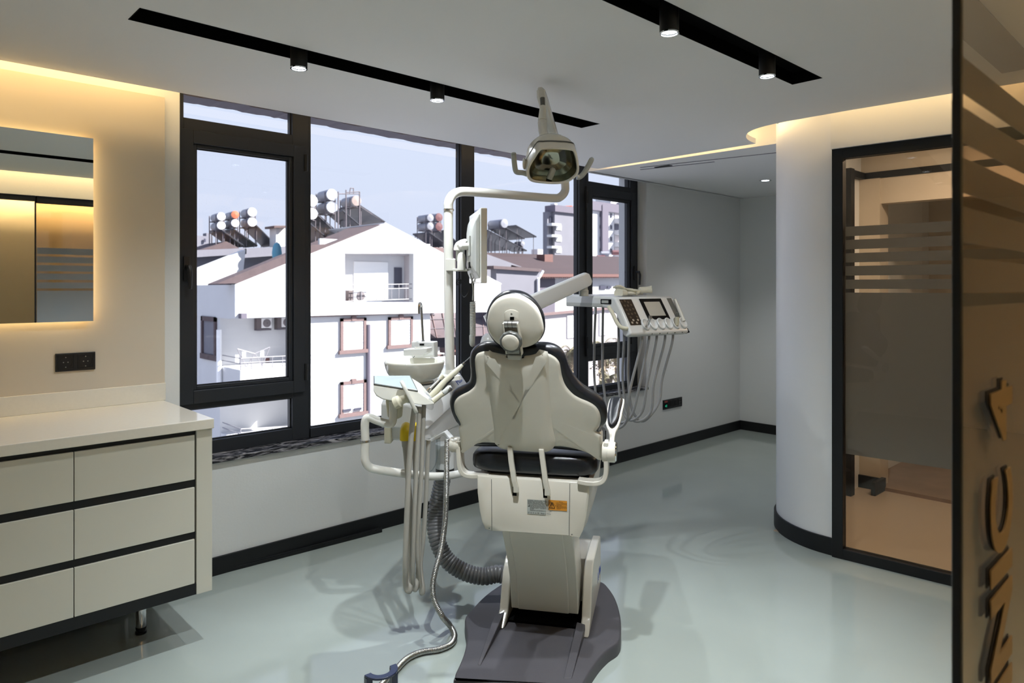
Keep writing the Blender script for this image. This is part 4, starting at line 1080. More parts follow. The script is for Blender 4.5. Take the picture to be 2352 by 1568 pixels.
# paddle handle: long oval plate in front with a round boss
HPn = (-CXD * 0.80 - CYD * 0.42 + UP * 0.30).normalized()
hc = at(932, 910, 2.93)
pa, pb = at(921, 874, 2.93), at(957, 949, 2.95)
ax_ = (pb - pa).normalized(); w_ = HPn.cross(ax_).normalized(); HPn = ax_.cross(w_) * -1
L_ = (pb - pa).length / 2; mc = (pa + pb) / 2
ov = []
for i in range(32):
    t = 2 * math.pi * i / 32; c_, s_ = math.cos(t), math.sin(t)
    ov.append(mc + ax_ * math.copysign(abs(c_) ** .7, c_) * L_ + w_ * math.copysign(abs(s_) ** .8, s_) * 0.042)
k = B(); k.pad(ov, RGT * -1 if False else HPn, [(0.003, -0.007), (0, -0.004), (0, 0.004), (0.003, 0.008)]); k.build('paddle_handle', 'white', tray, smooth=50)
bo = at(906, 926, 2.95)
k = B(); k.tube([bo, bo + (mc - bo) * 0.38, bo + (mc - bo) * 0.40, mc], [0.026, 0.026, 0.019, 0.016], 24); k.build('handle_boss', 'cream', tray, smooth=30, bevel=0.003)

# instruments resting in the assistant's tray, each with its hose
def instrument(name, label, parts, loc):
    t = thing(name, label, 'dental instrument', loc, 'instruments in the assistant tray')
    for (nm, pts, rs, m, n) in parts:
        k = B(); k.tube(pts, rs, n); k.build(nm, m, t, smooth=50)
    return t
d_ = 3.02
instrument('saliva_ejector', 'clear brown-tipped saliva ejector, uppermost in the assistant tray', [
    ('tip', [at(1012, 870, d_ + .05), at(1019, 862, d_ + .05)], [0.0085, 0.0085], 'cream', 14),
    ('body', [at(985, 897, d_ + .03), at(998, 884, d_ + .04), at(1013, 869, d_ + .05)], [0.011, 0.009, 0.007], 'steel', 14),
    ('collar', [at(983, 899, d_ + .03), at(990, 892, d_ + .03)], [0.012, 0.012], 'chrome', 14)], at(990, 895, d_))
instrument('suction_handpiece', 'cream suction handpiece with black nozzle pointing at the chair back', [
    ('handle', [at(990, 910, d_ - .02), at(1010, 889, d_ - .01), at(1030, 868, d_), at(1047, 853, d_ + .01), at(1062, 838, d_ + .02)], [0.0145, 0.0135, 0.0125, 0.013, 0.008], 'cream', 16),
    ('ring', [at(1060, 840, d_ + .02), at(1067, 833, d_ + .02)], [0.0065, 0.006], 'chrome', 14),
    ('nozzle', [at(1066, 834, d_ + .02), at(1082, 819, d_ + .03)], [0.005, 0.004], 'black_plastic', 12),
    ('lever', [at(1015, 897, d_ - .03), at(1028, 880, d_ - .025), at(1043, 866, d_ - .02)], [0.003, 0.004, 0.003], 'black_plastic', 8)], at(1000, 900, d_))
instrument('air_water_syringe', 'cream air water syringe with thin bent steel tip, lowest in the assistant tray', [
    ('handle', [at(994, 921, d_ - .06), at(1012, 907, d_ - .05), at(1026, 898, d_ - .045)], [0.0125, 0.0115, 0.0115], 'cream', 16),
    ('head', [at(1018, 903, d_ - .05), at(1033, 891, d_ - .04), at(1037, 889, d_ - .04)], [0.012, 0.014, 0.010], 'light_grey', 14),
    ('knob', [at(1034, 896, d_ - .055), at(1036.5, 890, d_ - .055)], [0.008, 0.008], 'steel', 14),
    ('tip', [at(1036, 892, d_ - .05), at(1056, 904, d_ - .055), at(1060, 907, d_ - .055), at(1064, 912, d_ - .055)], [0.003, 0.0026, 0.0024, 0.0024], 'chrome', 8)], at(1005, 912, d_))
# hanging suction hoses looping above the floor
def hoseloop(label, p_top, p_bot, p_up, r, d0, d1, m='hose'):
    pts = [at(*p_top[0], d0)] + [at(*p, d0) for p in p_top[1:]] + [at(*p, (d0 + d1) / 2) for p in p_bot] + [at(*p, d1) for p in p_up]
    k = B(); k.tube(spline(pts, 8, False), r, 14); o = k.build('suction_hose', m, unit, smooth=60); return o
hoseloop('', [(953, 932), (946, 985), (939, 1080), (934, 1200), (931, 1300)], [(932, 1345), (938, 1357), (942, 1350)], [(943, 1300), (945, 1200), (938, 1110), (932, 1040), (928, 1008)], 0.0118, 3.0, 3.07)
hoseloop('', [(964, 934), (961, 985), (956, 1080), (951, 1200), (948, 1310)], [(949, 1345), (953, 1354), (957, 1345)], [(961, 1290), (962, 1200), (955, 1100), (951, 1030), (949, 1008)], 0.0098, 3.02, 3.09)
hoseloop('', [(974, 930), (972, 975), (968, 1080), (962, 1180), (959, 1240), (960, 1290)], [(966, 1350), (969, 1362), (972, 1352)], [(966, 1300), (972, 1240), (978, 1150), (981, 1080), (984, 1010)], 0.0098, 3.04, 3.12)
k = B(); k.tube([at(975, 926, 3.04), at(972.5, 944, 3.04)], 0.0045, 10); k.build('blue_tube', 'blue_print', unit)
for (px, f_) in ((930, 3.07), (950, 3.10)):
    a = at(px, 1010, f_)
    k = B(); k.tube(spline([a, a + UP * 0.03, a + UP * 0.044 + FWD * 0.012, a + UP * 0.05 + FWD * 0.04], 5, False), [0.022] * 16, 20); k.build('hose_elbow', 'yellow', unit, smooth=50, bevel=0.0)
    k = B(); k.cyl(a + UP * 0.003, a - UP * 0.03, 0.0155, 0.013, n=18); k.build('hose_sleeve', 'hose', unit)
k = B(); k.cyl(at(931, 988, 3.14), at(952, 988, 3.14), 0.015, n=16); k.build('manifold', 'yellow', unit)

# foot control with its half-ring handle
hz_ = 0.16
ring_px = [(840, 1548), (847, 1555), (858, 1559), (872, 1558), (886, 1554), (898, 1546), (906, 1536), (908, 1527), (903, 1520)]
ft = thing('foot_control', 'blue-black foot control with a half-ring handle at the bottom edge', 'foot control', V((on_z(872, 1690, 0).x, on_z(872, 1690, 0).y, 0)))
c0 = on_z(874, 1538, hz_); rr = (on_z(840, 1548, hz_) - on_z(906, 1524, hz_)).length / 2
a0 = on_z(840, 1548, hz_) - on_z(906, 1524, hz_); a0 = a0.normalized(); b0 = V((a0.y, -a0.x, 0))
if b0.dot(FWD) > 0: b0 = -b0
c0 = (on_z(840, 1548, hz_) + on_z(906, 1524, hz_)) / 2
ro, ri = rr + 0.006, rr - 0.020
an = [math.pi * i / 24 for i in range(25)]
o1 = [c0 + a0 * math.cos(t) * ro + b0 * math.sin(t) * ro for t in an]; i1 = [c0 + a0 * math.cos(t) * ri + b0 * math.sin(t) * (ro - 0.026) for t in an]
k = B(); k.prism(o1 + i1[::-1], (0, 0, -0.008)); k.build('handle', 'blue_black', ft, smooth=30, bevel=0.0015)
for s_ in (1, -1):
    p = c0 + a0 * s_ * (ro + ri) / 2
    k = B(); k.obox(p - a0 * .012 - b0 * 0.004 - UP * (hz_ - 0.03), a0 * 0.024, b0 * 0.022, UP * (hz_ - 0.038)); k.build('handle_post', 'blue_black', ft, smooth=0, bevel=0.001)
k = B(); k.lathe([(0.105, 0.0), (0.105, 0.012), (0.09, 0.03), (0.001, 0.034)], V((c0.x, c0.y, 0)) + b0 * 0.045, 40, caps=(True, False)); k.build('base_disc', 'blue_black', ft, smooth=40)

# ================================================================== SURGICAL LAMP
lamp = thing('surgical_lamp', 'white dental lamp head hanging from a bent pole arm above the chair', 'lamp', at(1035, 860, 3.6))
pr = 0.0245
pole_top = 3.6
pts = [at(1034, 862, 3.6), at(1031, 700, 3.6), at(1030, 560, 3.6), at(1030, 484, 3.6), at(1031, 464, 3.6), at(1039, 449, 3.62), at(1054, 441, 3.65), at(1075, 440, 3.68), at(1130, 444, 3.76), at(1200, 450, 3.88), at(1270, 455, 4.0), at(1287, 452, 4.03), at(1297, 440, 4.05), at(1298, 425, 4.05), at(1296, 400, 4.05)]
k = B(); k.tube(spline(pts, 8, False), pr, 24); k.build('pole', 'white_enamel', lamp, smooth=60)
k = B(); a = at(1030.5, 482, 3.6); k.lathe([(pr + .003, -0.005), (pr + .004, -0.003), (pr + .004, 0.003), (pr + .003, 0.005)], a, 28, caps=(False, False)); k.build('pole_ring', 'chrome', lamp)
k = B(); a = at(1035, 862, 3.6); k.lathe([(0.055, -0.02), (0.05, 0.0), (0.032, 0.008), (0.027, 0.03)], a, 32); k.build('pole_collar', 'white', lamp)
# spring arm rising towards the viewer
p0, p1 = at(1296, 405, 4.05), at(1243, 214, 3.32)
ad = (p1 - p0).normalized(); sx = ad.cross(UP).normalized(); uz = sx.cross(ad)
def sect(c, w, h, n=16):
    out = []
    for i in range(n):
        t = 2 * math.pi * i / n; cc_, ss = math.cos(t), math.sin(t)
        out.append(c + sx * math.copysign(abs(cc_) ** .5, cc_) * w + uz * math.copysign(abs(ss) ** .5, ss) * h)
    return out
k = B(); k.loft([sect(p0 - ad * .02, .02, .02), sect(p0, .032, .03), sect(p0.lerp(p1, .5), .027, .026), sect(p0.lerp(p1, .93), .023, .022), sect(p1, .021, .021), sect(p1 + ad * .03, .012, .012)]); k.build('spring_arm', 'white', lamp, smooth=50)
d3 = 3.30
k = B(); k.tube([at(1243, 208, d3), at(1243, 222, d3), at(1246, 246, d3 - .02)], [0.021, 0.021, 0.013], 20); k.build('arm_knuckle', 'white', lamp, smooth=50)
k = B(); k.tube([at(1246, 225, d3 - .04), at(1247, 250, d3 - .05)], 0.0115, 16); k.build('neck_joint', 'grey_plastic', lamp)
k = B(); k.tube([at(1247, 245, d3 - .05), at(1246, 278, d3 - .08)], [0.015, 0.0215], 20); k.build('neck', 'white', lamp)
k = B(); k.tube(spline([at(1246, 281, d3 - .08), at(1247, 300, d3 - .12), at(1251, 316, d3 - .16)], 5, False), [0.0215] * 11, 20); k.build('neck_elbow', 'white', lamp)
# head
def zl(u, v): return (1140 + u / 5.408, 180 + v / 5.408)
LN = (-FWD * 0.80 - UP * 0.55 + RGT * 0.12).normalized(); LP = at(1269, 372, 2.98)
rim_ = [(530, 872), (600, 860), (700, 855), (860, 862), (950, 875), (985, 892), (1010, 960), (1028, 1060), (1030, 1150), (1000, 1212), (940, 1262), (880, 1292), (800, 1310), (700, 1314), (620, 1310), (480, 1295), (408, 1268), (378, 1215), (376, 1140), (400, 1070), (450, 990)]
R0 = spline([on_plane(*zl(*p), LP, LN) for p in rim_], 3)
lc = sum(R0, V((0, 0, 0))) / len(R0)
upl0 = (UP - LN * UP.dot(LN)).normalized()
def lring(sc, back, shift=V((0, 0, 0)), circ=0.0, R=0.125):
    hx = LN.cross(upl0)
    def cp(p):
        d = (p - lc).normalized(); return hx * d.dot(hx) * .114 + upl0 * d.dot(upl0) * .092
    return [lc + ((p - lc) * (1 - circ) + cp(p) * circ) * sc - LN * back + shift for p in R0]
upl = (UP - LN * UP.dot(LN)).normalized()
k = B(); k.loft([lring(0.885, 0.004), lring(0.915, -0.003), lring(0.985, -0.002), lring(1.0, 0.006), lring(1.02, 0.03), lring(1.02, 0.05, upl * .004), lring(1.0, 0.075, upl * .012, .5), lring(0.95, 0.10, upl * .022, .9), lring(0.82, 0.125, upl * .028, 1), lring(0.58, 0.145, upl * .032, 1), lring(0.25, 0.156, upl * .034, 1)], False, True)
head = k.build('lamp_head', 'white', lamp, smooth=50)
k = B(); k.loft([lring(1.025, 0.046, upl * .004), lring(1.03, 0.05, upl * .006), lring(1.025, 0.054, upl * .007)], False, False); k.build('head_seam', 'grey_plastic', head)
k = B()
R1 = [lring(0.89, 0.006), lring(0.80, 0.05), lring(0.62, 0.075), lring(0.35, 0.085), lring(0.02, 0.088)]
k.loft(R1, False, True); k.build('reflector', 'reflector', head, smooth=10)
k = B(); k.loft([lring(0.895, 0.004), lring(0.6, 0.0), lring(0.02, -0.002)], False, True); k.build('cover_glass', 'lamp_glass', head, smooth=60)
g0 = on_plane(*zl(655, 1250), LP - LN * 0.02, LN); g1 = on_plane(*zl(705, 1130), LP - LN * 0.03, LN)
k = B(); k.tube([g0, g0.lerp(g1, .5), g1, g1 + (g1 - g0) * .15], [0.013, 0.014, 0.0135, 0.006], 16); k.build('bulb_shield', 'light_grey', head, smooth=50)
for pp in (((385, 1190), (330, 1172), (262, 1165), (238, 1140), (225, 1060), (216, 960), (212, 925)), ((1000, 1225), (1040, 1222), (1085, 1180), (1140, 1090), (1195, 985))):
    ps = spline([on_plane(*zl(*p), LP + LN * 0.012 - LN * 0.03, LN) for p in pp], 5, False)
    k = B(); k.tube(ps, [0.0115] * (len(ps) - 2) + [0.0105, 0.006], 16); k.build('side_handle', 'light_grey', lamp, smooth=60)
a = on_plane(*zl(345, 1060), LP - LN * 0.04, LN); k = B(); k.ellipsoid(a, RGT * .008, UP * .026, FWD * .016); k.build('side_boss', 'white', lamp, smooth=60)

# ================================================================== MONITOR on the pole
mon = thing('monitor', 'thin white monitor seen edge-on, clamped to the lamp pole', 'monitor', at(1095, 580, 3.45))
e0t, e0b = at(1120, 477, 3.28), at(1119, 650, 3.28)
md = (RGT * -0.080 + FWD * 0.40).normalized(); mn = V((md.y, -md.x, 0)); mn = mn if mn.dot(RGT) > 0 else -mn
hgt = e0t.z - e0b.z; W_ = 0.40
q0 = V((e0b.x, e0b.y, e0b.z))
k = B(); k.obox(q0, md * W_, -mn * 0.030, UP * hgt); k.build('screen_case', 'white', mon, smooth=0, bevel=0.004)
k = B(); k.obox(q0 + mn * 0.0005 + md * 0.015 + UP * 0.03, md * (W_ - .03), mn * 0.0005, UP * (hgt - 0.05)); k.build('display', 'bezel', mon, smooth=0)
k = B()
def mp(s, z, t): return q0 + md * s - mn * t + UP * z
k.loft([[mp(.03, .02, .03), mp(W_ - .03, .02, .03), mp(W_ - .03, hgt - .02, .03), mp(.03, hgt - .02, .03)], [mp(.05, .05, .045), mp(W_ - .05, .05, .045), mp(W_ - .05, hgt - .05, .045), mp(.05, hgt - .05, .045)], [mp(.10, .09, .058), mp(W_ - .10, .09, .058), mp(W_ - .10, hgt - .10, .058), mp(.10, hgt - .10, .058)]])
k.build('back_housing', 'light_grey', mon, smooth=20, bevel=0.006)
k = B(); k.obox(mp(.15, hgt * .38, .058), md * .10, -mn * .006, UP * .10); k.build('mount_plate', 'light_grey', mon, smooth=0, bevel=0.002)
fm = mp(.20, hgt * .52, .064)
k = B(); k.tube(spline([fm, fm - mn * .03, at(1068, 556, 3.56), at(1053, 563, 3.58), at(1050, 575, 3.58)], 4, False), 0.0185, 12); k.build('bracket_arm', 'white', mon, smooth=50)
k = B(); a = at(1073, 558, 3.50); k.cyl(a, a - FWD * 0.012, 0.0085, n=20); k.build('bolt', 'steel', mon)
k = B(); a = at(1060, 618, 3.55); k.lathe([(0.022, -0.005), (0.022, 0.055), (0.018, 0.075), (0.008, 0.085)], a, 24); k.build('swivel', 'white', mon, smooth=50)
k = B(); k.prism([at(1047, 572, 3.58), at(1066, 572, 3.58), at(1066, 600, 3.57), at(1047, 600, 3.58)], FWD * 0.03); k.build('knuckle', 'light_grey', mon, smooth=0, bevel=0.004)
k = B(); a = at(1024, 622, 3.56); k.obox(a, RGT * .048, FWD * .07, UP * .062); k.build('pole_clamp', 'white', mon, smooth=0, bevel=0.003)
k = B(); a = at(1040, 623, 3.54); k.obox(a, RGT * .074, FWD * .04, UP * .014); k.build('clamp_bar', 'white', mon, smooth=0, bevel=0.003)
k = B()
for s_ in (0, .6, 1.2):
    ps = []
    for i in range(13):
        t = 2 * math.pi * i / 12; ps.append(at(1054 + 6 * math.sin(t + s_) * (1 - s_ * .2), 640 + 13 * (1 - math.cos(t)) * .5 + s_ * 2, 3.55 + .004 * s_))
    k.tube(ps, 0.0016, 6)
k.tube(spline([at(1056, 625, 3.55), at(1056, 650, 3.55), at(1058, 670, 3.55), at(1066, 682, 3.55), at(1076, 670, 3.52), at(1086, 640, 3.50), at(1091, 618, 3.48)], 5, False), 0.0018, 6)
k.build('power_cord', 'black_plastic', mon)
k = B(); a = mp(.16, .075, .052); k.obox(a, md * .05, -mn * .012, UP * .03); k.build('plug', 'black_plastic', mon, smooth=0)
# coiled cable with a grey handset hanging beside the mullion
k = B(); k.tube(spline([mp(.22, .05, .05), at(1087, 660, 3.55), at(1086, 690, 3.55)], 4, False), 0.004, 8)
ps = []
for i in range(440):
    t = i * 2 * math.pi / 16; z_ = i / 440
    c = at(1086, 693 + 78 * (z_ ** .9), 3.55); ps.append(c + RGT * 0.0125 * math.cos(t) + FWD * 0.0125 * math.sin(t))
k.tube(ps, 0.0032, 6)
coil = k.build('coiled_cable', 'light_grey', smooth=60)
t = thing('cable', 'pale coiled spiral cable hanging below the monitor by the mullion', 'cable', at(1086, 740, 3.55)); own(coil, t)
k = B(); a = at(1084.5, 790, 3.55); k.tube([a + UP * .045, a + UP * 0.005, a - UP * .008, a - UP * .014], [0.0145, 0.0145, 0.010, 0.003], 16); k.build('cable_cuff', 'light_grey', t, smooth=50)

# ================================================================== DOCTOR'S DELIVERY TRAY on its long arm
dt = thing('delivery_unit', "white dentist's delivery tray with touch screen and hanging hoses on a long flat arm", 'dental unit', at(1440, 720, 3.75))
# flat arm from the unit (behind the headrest) up to the tray post
A0, A1 = at(1130, 738, 3.78), at(1347, 641, 3.86)
dr = (A1 - A0).normalized(); vv = (UP - dr * UP.dot(dr)).normalized(); ww = dr.cross(vv)
k = B()
def asec(c, h, w): return [c - vv * h - ww * w, c - vv * h + ww * w, c - vv * h * .4 + ww * w * 1.15, c + vv * h * .8 + ww * w * 1.1, c + vv * h + ww * w * .8, c + vv * h - ww * w * .8, c + vv * h * .8 - ww * w * 1.1, c - vv * h * .4 - ww * w * 1.15]
k.loft([asec(A0 - dr * .03, .045, .028), asec(A0, .052, .032), asec(A1 - dr * .03, .040, .030), asec(A1 + dr * .006, .038, .026), asec(A1 + dr * .022, .022, .02)])
k.build('arm', 'tray_white', dt, smooth=30, bevel=0.003)
k = B(); a = at(1346, 651, 3.86) - ww * 0.034; k.cyl(a, a + (-ww) * .004 if ww.dot(FWD) > 0 else a + ww * .004, 0.0035, n=12); k.build('pin', 'steel', dt)
k = B(); a = at(1341, 676, 3.86); k.lathe([(0.026, -0.01), (0.026, 0.022), (0.022, 0.026), (0.022, 0.046)], a, 28); k.build('post', 'light_grey', dt, bevel=0.002)
k = B(); a = at(1127, 795, 3.78); k.lathe([(0.06, -0.08), (0.056, 0.02), (0.048, 0.05), (0.03, 0.068), (0.001, 0.072)], a, 32, caps=(True, False)); k.build('pivot_dome', 'tray_white', dt, smooth=50)
# tray body in its own axes: u along the front, v away from the dentist
NF = 3.70
N0 = at(1413, 684, NF)
vu = (RGT * 0.835 + FWD * 0.55).normalized(); vb = (RGT * -0.55 + FWD * 0.835).normalized()
LU, LV = 0.432, 0.43
tilt = 0.0
def tr(u, v, z): return N0 + vu * u + vb * v + UP * z
prof = [(LV, 0.012), (LV - .02, 0.016), (0.02, 0.004), (0.0, 0.0), (-0.118, -0.178), (-0.122, -0.188), (-0.112, -0.196), (-0.085, -0.204), (-0.06, -0.196), (-0.005, -0.088), (0.05, -0.058), (0.12, -0.052), (LV - .03, -0.050), (LV, -0.036)]
k = B(); k.prism([tr(0.0, v, z) for v, z in prof], vu * LU); tb_ = k.build('tray_body', 'tray_white', dt, smooth=30, bevel=0.010, seg=3)
k = B(); k.obox(tr(-0.001, 0.10, -0.053), vu * (LU + 0.002), vb * (LV - .105), UP * 0.026); k.build('underside_band', 'light_grey', dt, smooth=0, bevel=0.006)
PNL = (tr(0, -0.118, -0.178) - tr(0, 0, 0)); pl_len = PNL.length; pd = PNL.normalized(); pn = vu.cross(pd); pn = -pn if pn.dot(FWD) > 0 else pn
def pn_(u, s, off=0.0): return tr(u, 0, 0) + pd * (s * pl_len) + pn * off
def plate(u0, u1, s0, s1, off, th, m, name, par, bev=0.0, skew=0.0):
    a = pn_(u0, s1, off); k = B(); k.obox(a, pn_(u1, s1, off) - a, pn * th, pn_(u0, s0, off) - a); return k.build(name, m, par, smooth=0, bevel=bev)
kp = plate(0.022, 0.108, 0.05, 0.80, 0.0005, 0.002, 'keypad', 'keypad', dt, 0.0008)
keys = [(0.03, .12, 'key'), (0.055, .10, 'key'), (0.075, .14, 'key'), (0.04, .24, 'key'), (0.062, .24, 'key'), (0.088, .22, 'key'), (0.04, .36, 'key'), (0.065, .36, 'key'), (0.090, .34, 'key'), (0.04, .48, 'key'), (0.065, .48, 'key'), (0.090, .46, 'key'), (0.045, .58, 'key'), (0.092, .57, 'key'), (0.055, .66, 'key_pale'), (0.088, .66, 'key_pale'), (0.040, .73, 'key_pale'), (0.072, .74, 'key_pale')]
for (u, s, m) in keys:
    k = B(); a = pn_(u, s, 0.0025); k.cyl(a, a + pn * 0.0008, 0.0068, n=14); k.build('key', m, kp)
sc_ = plate(0.165, 0.330, 0.04, 0.66, 0.0005, 0.003, 'bezel', 'touch_screen', dt, 0.001)
plate(0.188, 0.307, 0.14, 0.56, 0.0036, 0.0004, 'screen', 'display', sc_)
k2 = plate(0.378, 0.413, 0.03, 0.72, 0.0005, 0.002, 'grey_plastic', 'side_keypad', dt, 0.0008)
plate(0.386, 0.404, 0.62, 0.66, 0.0025, 0.0006, 'key_pale', 'key', k2)
# side display and cream handle
a = tr(-0.0015, 0.115, -0.034); k = B(); k.obox(a, -vb * 0.085, -vu * 0.002, UP * 0.026); sd = k.build('side_display', 'bezel', dt, smooth=0, bevel=0.001)
a = tr(-0.0038, 0.105, -0.029); k = B(); k.obox(a, -vb * 0.055, -vu * 0.0006, UP * 0.015); k.build('display', 'light_grey', sd, smooth=0)
k = B(); ps = spline([tr(-0.03, 0.02, -0.045), tr(-0.028, -0.01, -0.08), tr(-0.026, -0.04, -0.125), tr(-0.022, -0.065, -0.15), tr(-0.008, -0.085, -0.158), tr(0.005, -0.09, -0.158)], 5, False); k.tube(ps, 0.0105, 16); k.build('handle', 'cream', dt, smooth=60)
# instrument holders along the lower edge: six scooped cups
hu = [0.125, 0.182, 0.239, 0.296, 0.353, 0.408]
for u in hu:
    if u > .42: u = .408
    k = B(); a = pn_(u, 0.80, 0.001)
    k.lathe([(0.0270, -0.001), (0.0262, 0.009), (0.0225, 0.011), (0.0185, 0.006), (0.012, 0.0015), (0.001, 0.001)], a, 24, ax=pn, caps=(False, False))
    k.v = [p + pd * 0.3 * ((p - a).dot(pd)) for p in k.v]
    h = k.build('holder', 'tray_white', dt, smooth=50)
    k = B(); k.obox(tr(u + 0.027, -0.1225, -0.191), vu * 0.0018, vb * .03 - UP * .010, UP * 0.022 + vb * 0.016); k.build('holder_gap', 'matte_black', h, smooth=0)
# hoses: out of the lip, down in a loop and back up under the tray
ends_u = [(1368, 712, 3.98), (1385, 711, 3.95), (1420, 722, 3.92), (1433, 735, 3.88), (1445, 745, 3.84)]
st_u = [0.115, 0.165, 0.222, 0.285, 0.345]
bot = [((1446, 900), (1440, 965), (1413, 984), (1380, 960), (1366, 880), (1365, 790)), ((1470, 880), (1452, 952), (1425, 971), (1400, 955), (1386, 880), (1384, 790)), ((1487, 880), (1475, 945), (1447, 965), (1428, 935), (1420, 860), (1421, 780)), ((1502, 880), (1495, 945), (1462, 968), (1440, 940), (1430, 870), (1433, 790)), ((1521, 870), (1513, 925), (1478, 967), (1452, 940), (1443, 870), (1444, 800))]
for i in range(5):
    s = tr(st_u[i], -0.085, -0.200); sf = (s - EYE).dot(FWD); ef = ends_u[i][2]
    pts = [s, s - UP * 0.06 - vu * 0.012]
    n_ = len(bot[i])
    for j, p in enumerate(bot[i]):
        f_ = sf + (ef - sf) * min(1, max(0, (j - 0.5) / (n_ - 2.5))); pts.append(at(p[0], p[1], f_))
    pts += [at(ends_u[i][0], ends_u[i][1], ef), at(ends_u[i][0], ends_u[i][1] - 12, ef)]
    k = B(); k.tube(spline(pts, 8, False), 0.0072, 12); k.build('hose', 'tray_hose', dt, smooth=60)
# loose quick-connector under the tray
k = B(); k.tube([at(1366, 704, 3.95), at(1366.5, 721, 3.95)], [0.004, 0.005], 10); k.build('connector', 'chrome', dt)
# handpieces parked in the holders
def hp(u, pts_rel, rs, parts_m, label, name):
    t = thing(name, label, 'dental instrument', pn_(u, .8, .01), 'handpieces in the delivery tray')
    return t
base_p = pn_(hu[0], 0.86, 0.004)
t = thing('dental_handpiece', 'chrome dental handpiece in the first holder below the touch screen', 'dental instrument', base_p, 'handpieces in the delivery tray')
e_ = at(1494, 729, 3.62)
k = B(); k.tube([base_p, base_p.lerp(e_, .4), base_p.lerp(e_, .8), e_], [0.0075, 0.0085, 0.0075, 0.009], 16); k.build('body', 'chrome', t, smooth=50)
k = B(); k.tube([e_ - UP * .006, e_ + UP * 0.010], [0.0095, 0.0085], 14); k.build('head', 'steel', t)
base_p = pn_(hu[4], 0.86, 0.004)
e_ = at(1556, 718, 3.80)
t = thing('air_syringe', 'cream syringe handle with grey tip in the right holder of the delivery tray', 'dental instrument', base_p, 'handpieces in the delivery tray')
m_ = base_p.lerp(e_, .68)
k = B(); k.tube([base_p, m_], [0.0105, 0.0115], 16); k.build('handle', 'cream', t, smooth=50)
k = B(); k.tube([m_, m_.lerp(e_, .25), e_], [0.0095, 0.011, 0.007], 14); k.build('head', 'grey_plastic', t, smooth=50)
base_p = pn_(0.421, 0.75, 0.004); e_ = pn_(0.421, 0.12, 0.016)
t = thing('scaler_handpiece', 'slim white handpiece lying against the right keypad of the delivery tray', 'dental instrument', base_p, 'handpieces in the delivery tray')
k = B(); k.tube([base_p, base_p.lerp(e_, .5), e_], [0.011, 0.0105, 0.008], 14); k.build('body', 'white', t, smooth=50)
k = B(); k.tube([e_, e_ + (e_ - base_p) * .05], [0.005, 0.003], 10); k.build('tip', 'steel', t)

# crumpled latex gloves on top of the tray
gl = thing('latex_gloves', 'crumpled pair of cream latex gloves on top of the delivery tray', 'gloves', tr(0.2, 0.15, 0.012))
rnd = random.Random(3)
def glove(c, d1, flip):
    k = B(); d1 = d1.normalized(); s1 = V((-d1.y, d1.x, 0)) * flip
    k.ellipsoid(c + UP * .012, d1 * .052, s1 * .034, UP * .011, 18, 8)
    k.tube([c - d1 * .045 + UP * .012, c - d1 * .085 + UP * .012 + s1 * .006, c - d1 * .115 + UP * .014], [.022, .024, .027], 14)
    for i, (o_, L) in enumerate(((-.026, .052), (-.009, .062), (.009, .058), (.026, .046))):
        a = c + d1 * .042 + s1 * o_ + UP * .012; bnd = rnd.uniform(-.02, .02)
        k.tube([a, a + d1 * L * .5 + UP * .008 + s1 * bnd * .4, a + d1 * L + UP * rnd.uniform(-.006, .008) + s1 * bnd], [.0095, .0085, .006], 10)
    a = c - d1 * .01 + s1 * .03 + UP * .013
    k.tube([a, a + s1 * .022 + d1 * .018 + UP * .006, a + s1 * .030 + d1 * .046], [.011, .009, .006], 10)
    k.v = [p + V((rnd.uniform(-1, 1), rnd.uniform(-1, 1), rnd.uniform(-1, 1))) * .0016 for p in k.v]
    k.v = [V((p.x, p.y, max(p.z, c.z + .0005))) for p in k.v]
    return k
gz = 0.010
g = glove(tr(0.19, 0.10, gz), vu * .9 + vb * .3, 1).build('glove', 'latex', gl, smooth=80)
g = glove(tr(0.235, 0.125, gz + 0.004), -vu * .8 + vb * .55, -1)
g.v = [p + UP * (0.010 + 0.25 * max(0, (tr(0.235, 0.125, 0) - p).dot(vu))) for p in g.v]
g.build('glove', 'latex', gl, smooth=80)

# ================================================================== OUTSIDE, across the street
GZ = -8.0
def down(name, x0, x1, yt, Y, depth, m, parent):
    a, c = on_y(x0, yt, Y), on_y(x1, yt, Y); k = B(); k.box(a.x, c.x, Y, Y + depth, GZ, a.z); return k.build(name, m, parent, smooth=0)
b = B(); b.box(-40, 220, 4.6, 260, GZ - 0.3, GZ); struct(b.build('ground_street', 'street', smooth=0))
def poly(name, pxs, Y, depth, m, parent, smooth=0):
    k = B(); k.prism([on_y(x, y, Y) for x, y in pxs], (0, depth, 0)); return k.build(name, m, parent, smooth=smooth)
def rect(name, x0, y0, x1, y1, Y, depth, m, parent):
    a, c = on_y(x0, y1, Y), on_y(x1, y0, Y); k = B(); k.box(a.x, c.x, Y - depth if depth > 0 else Y, Y if depth > 0 else Y - depth, a.z, on_y(x0, y0, Y).z); return k.build(name, m, parent, smooth=0)
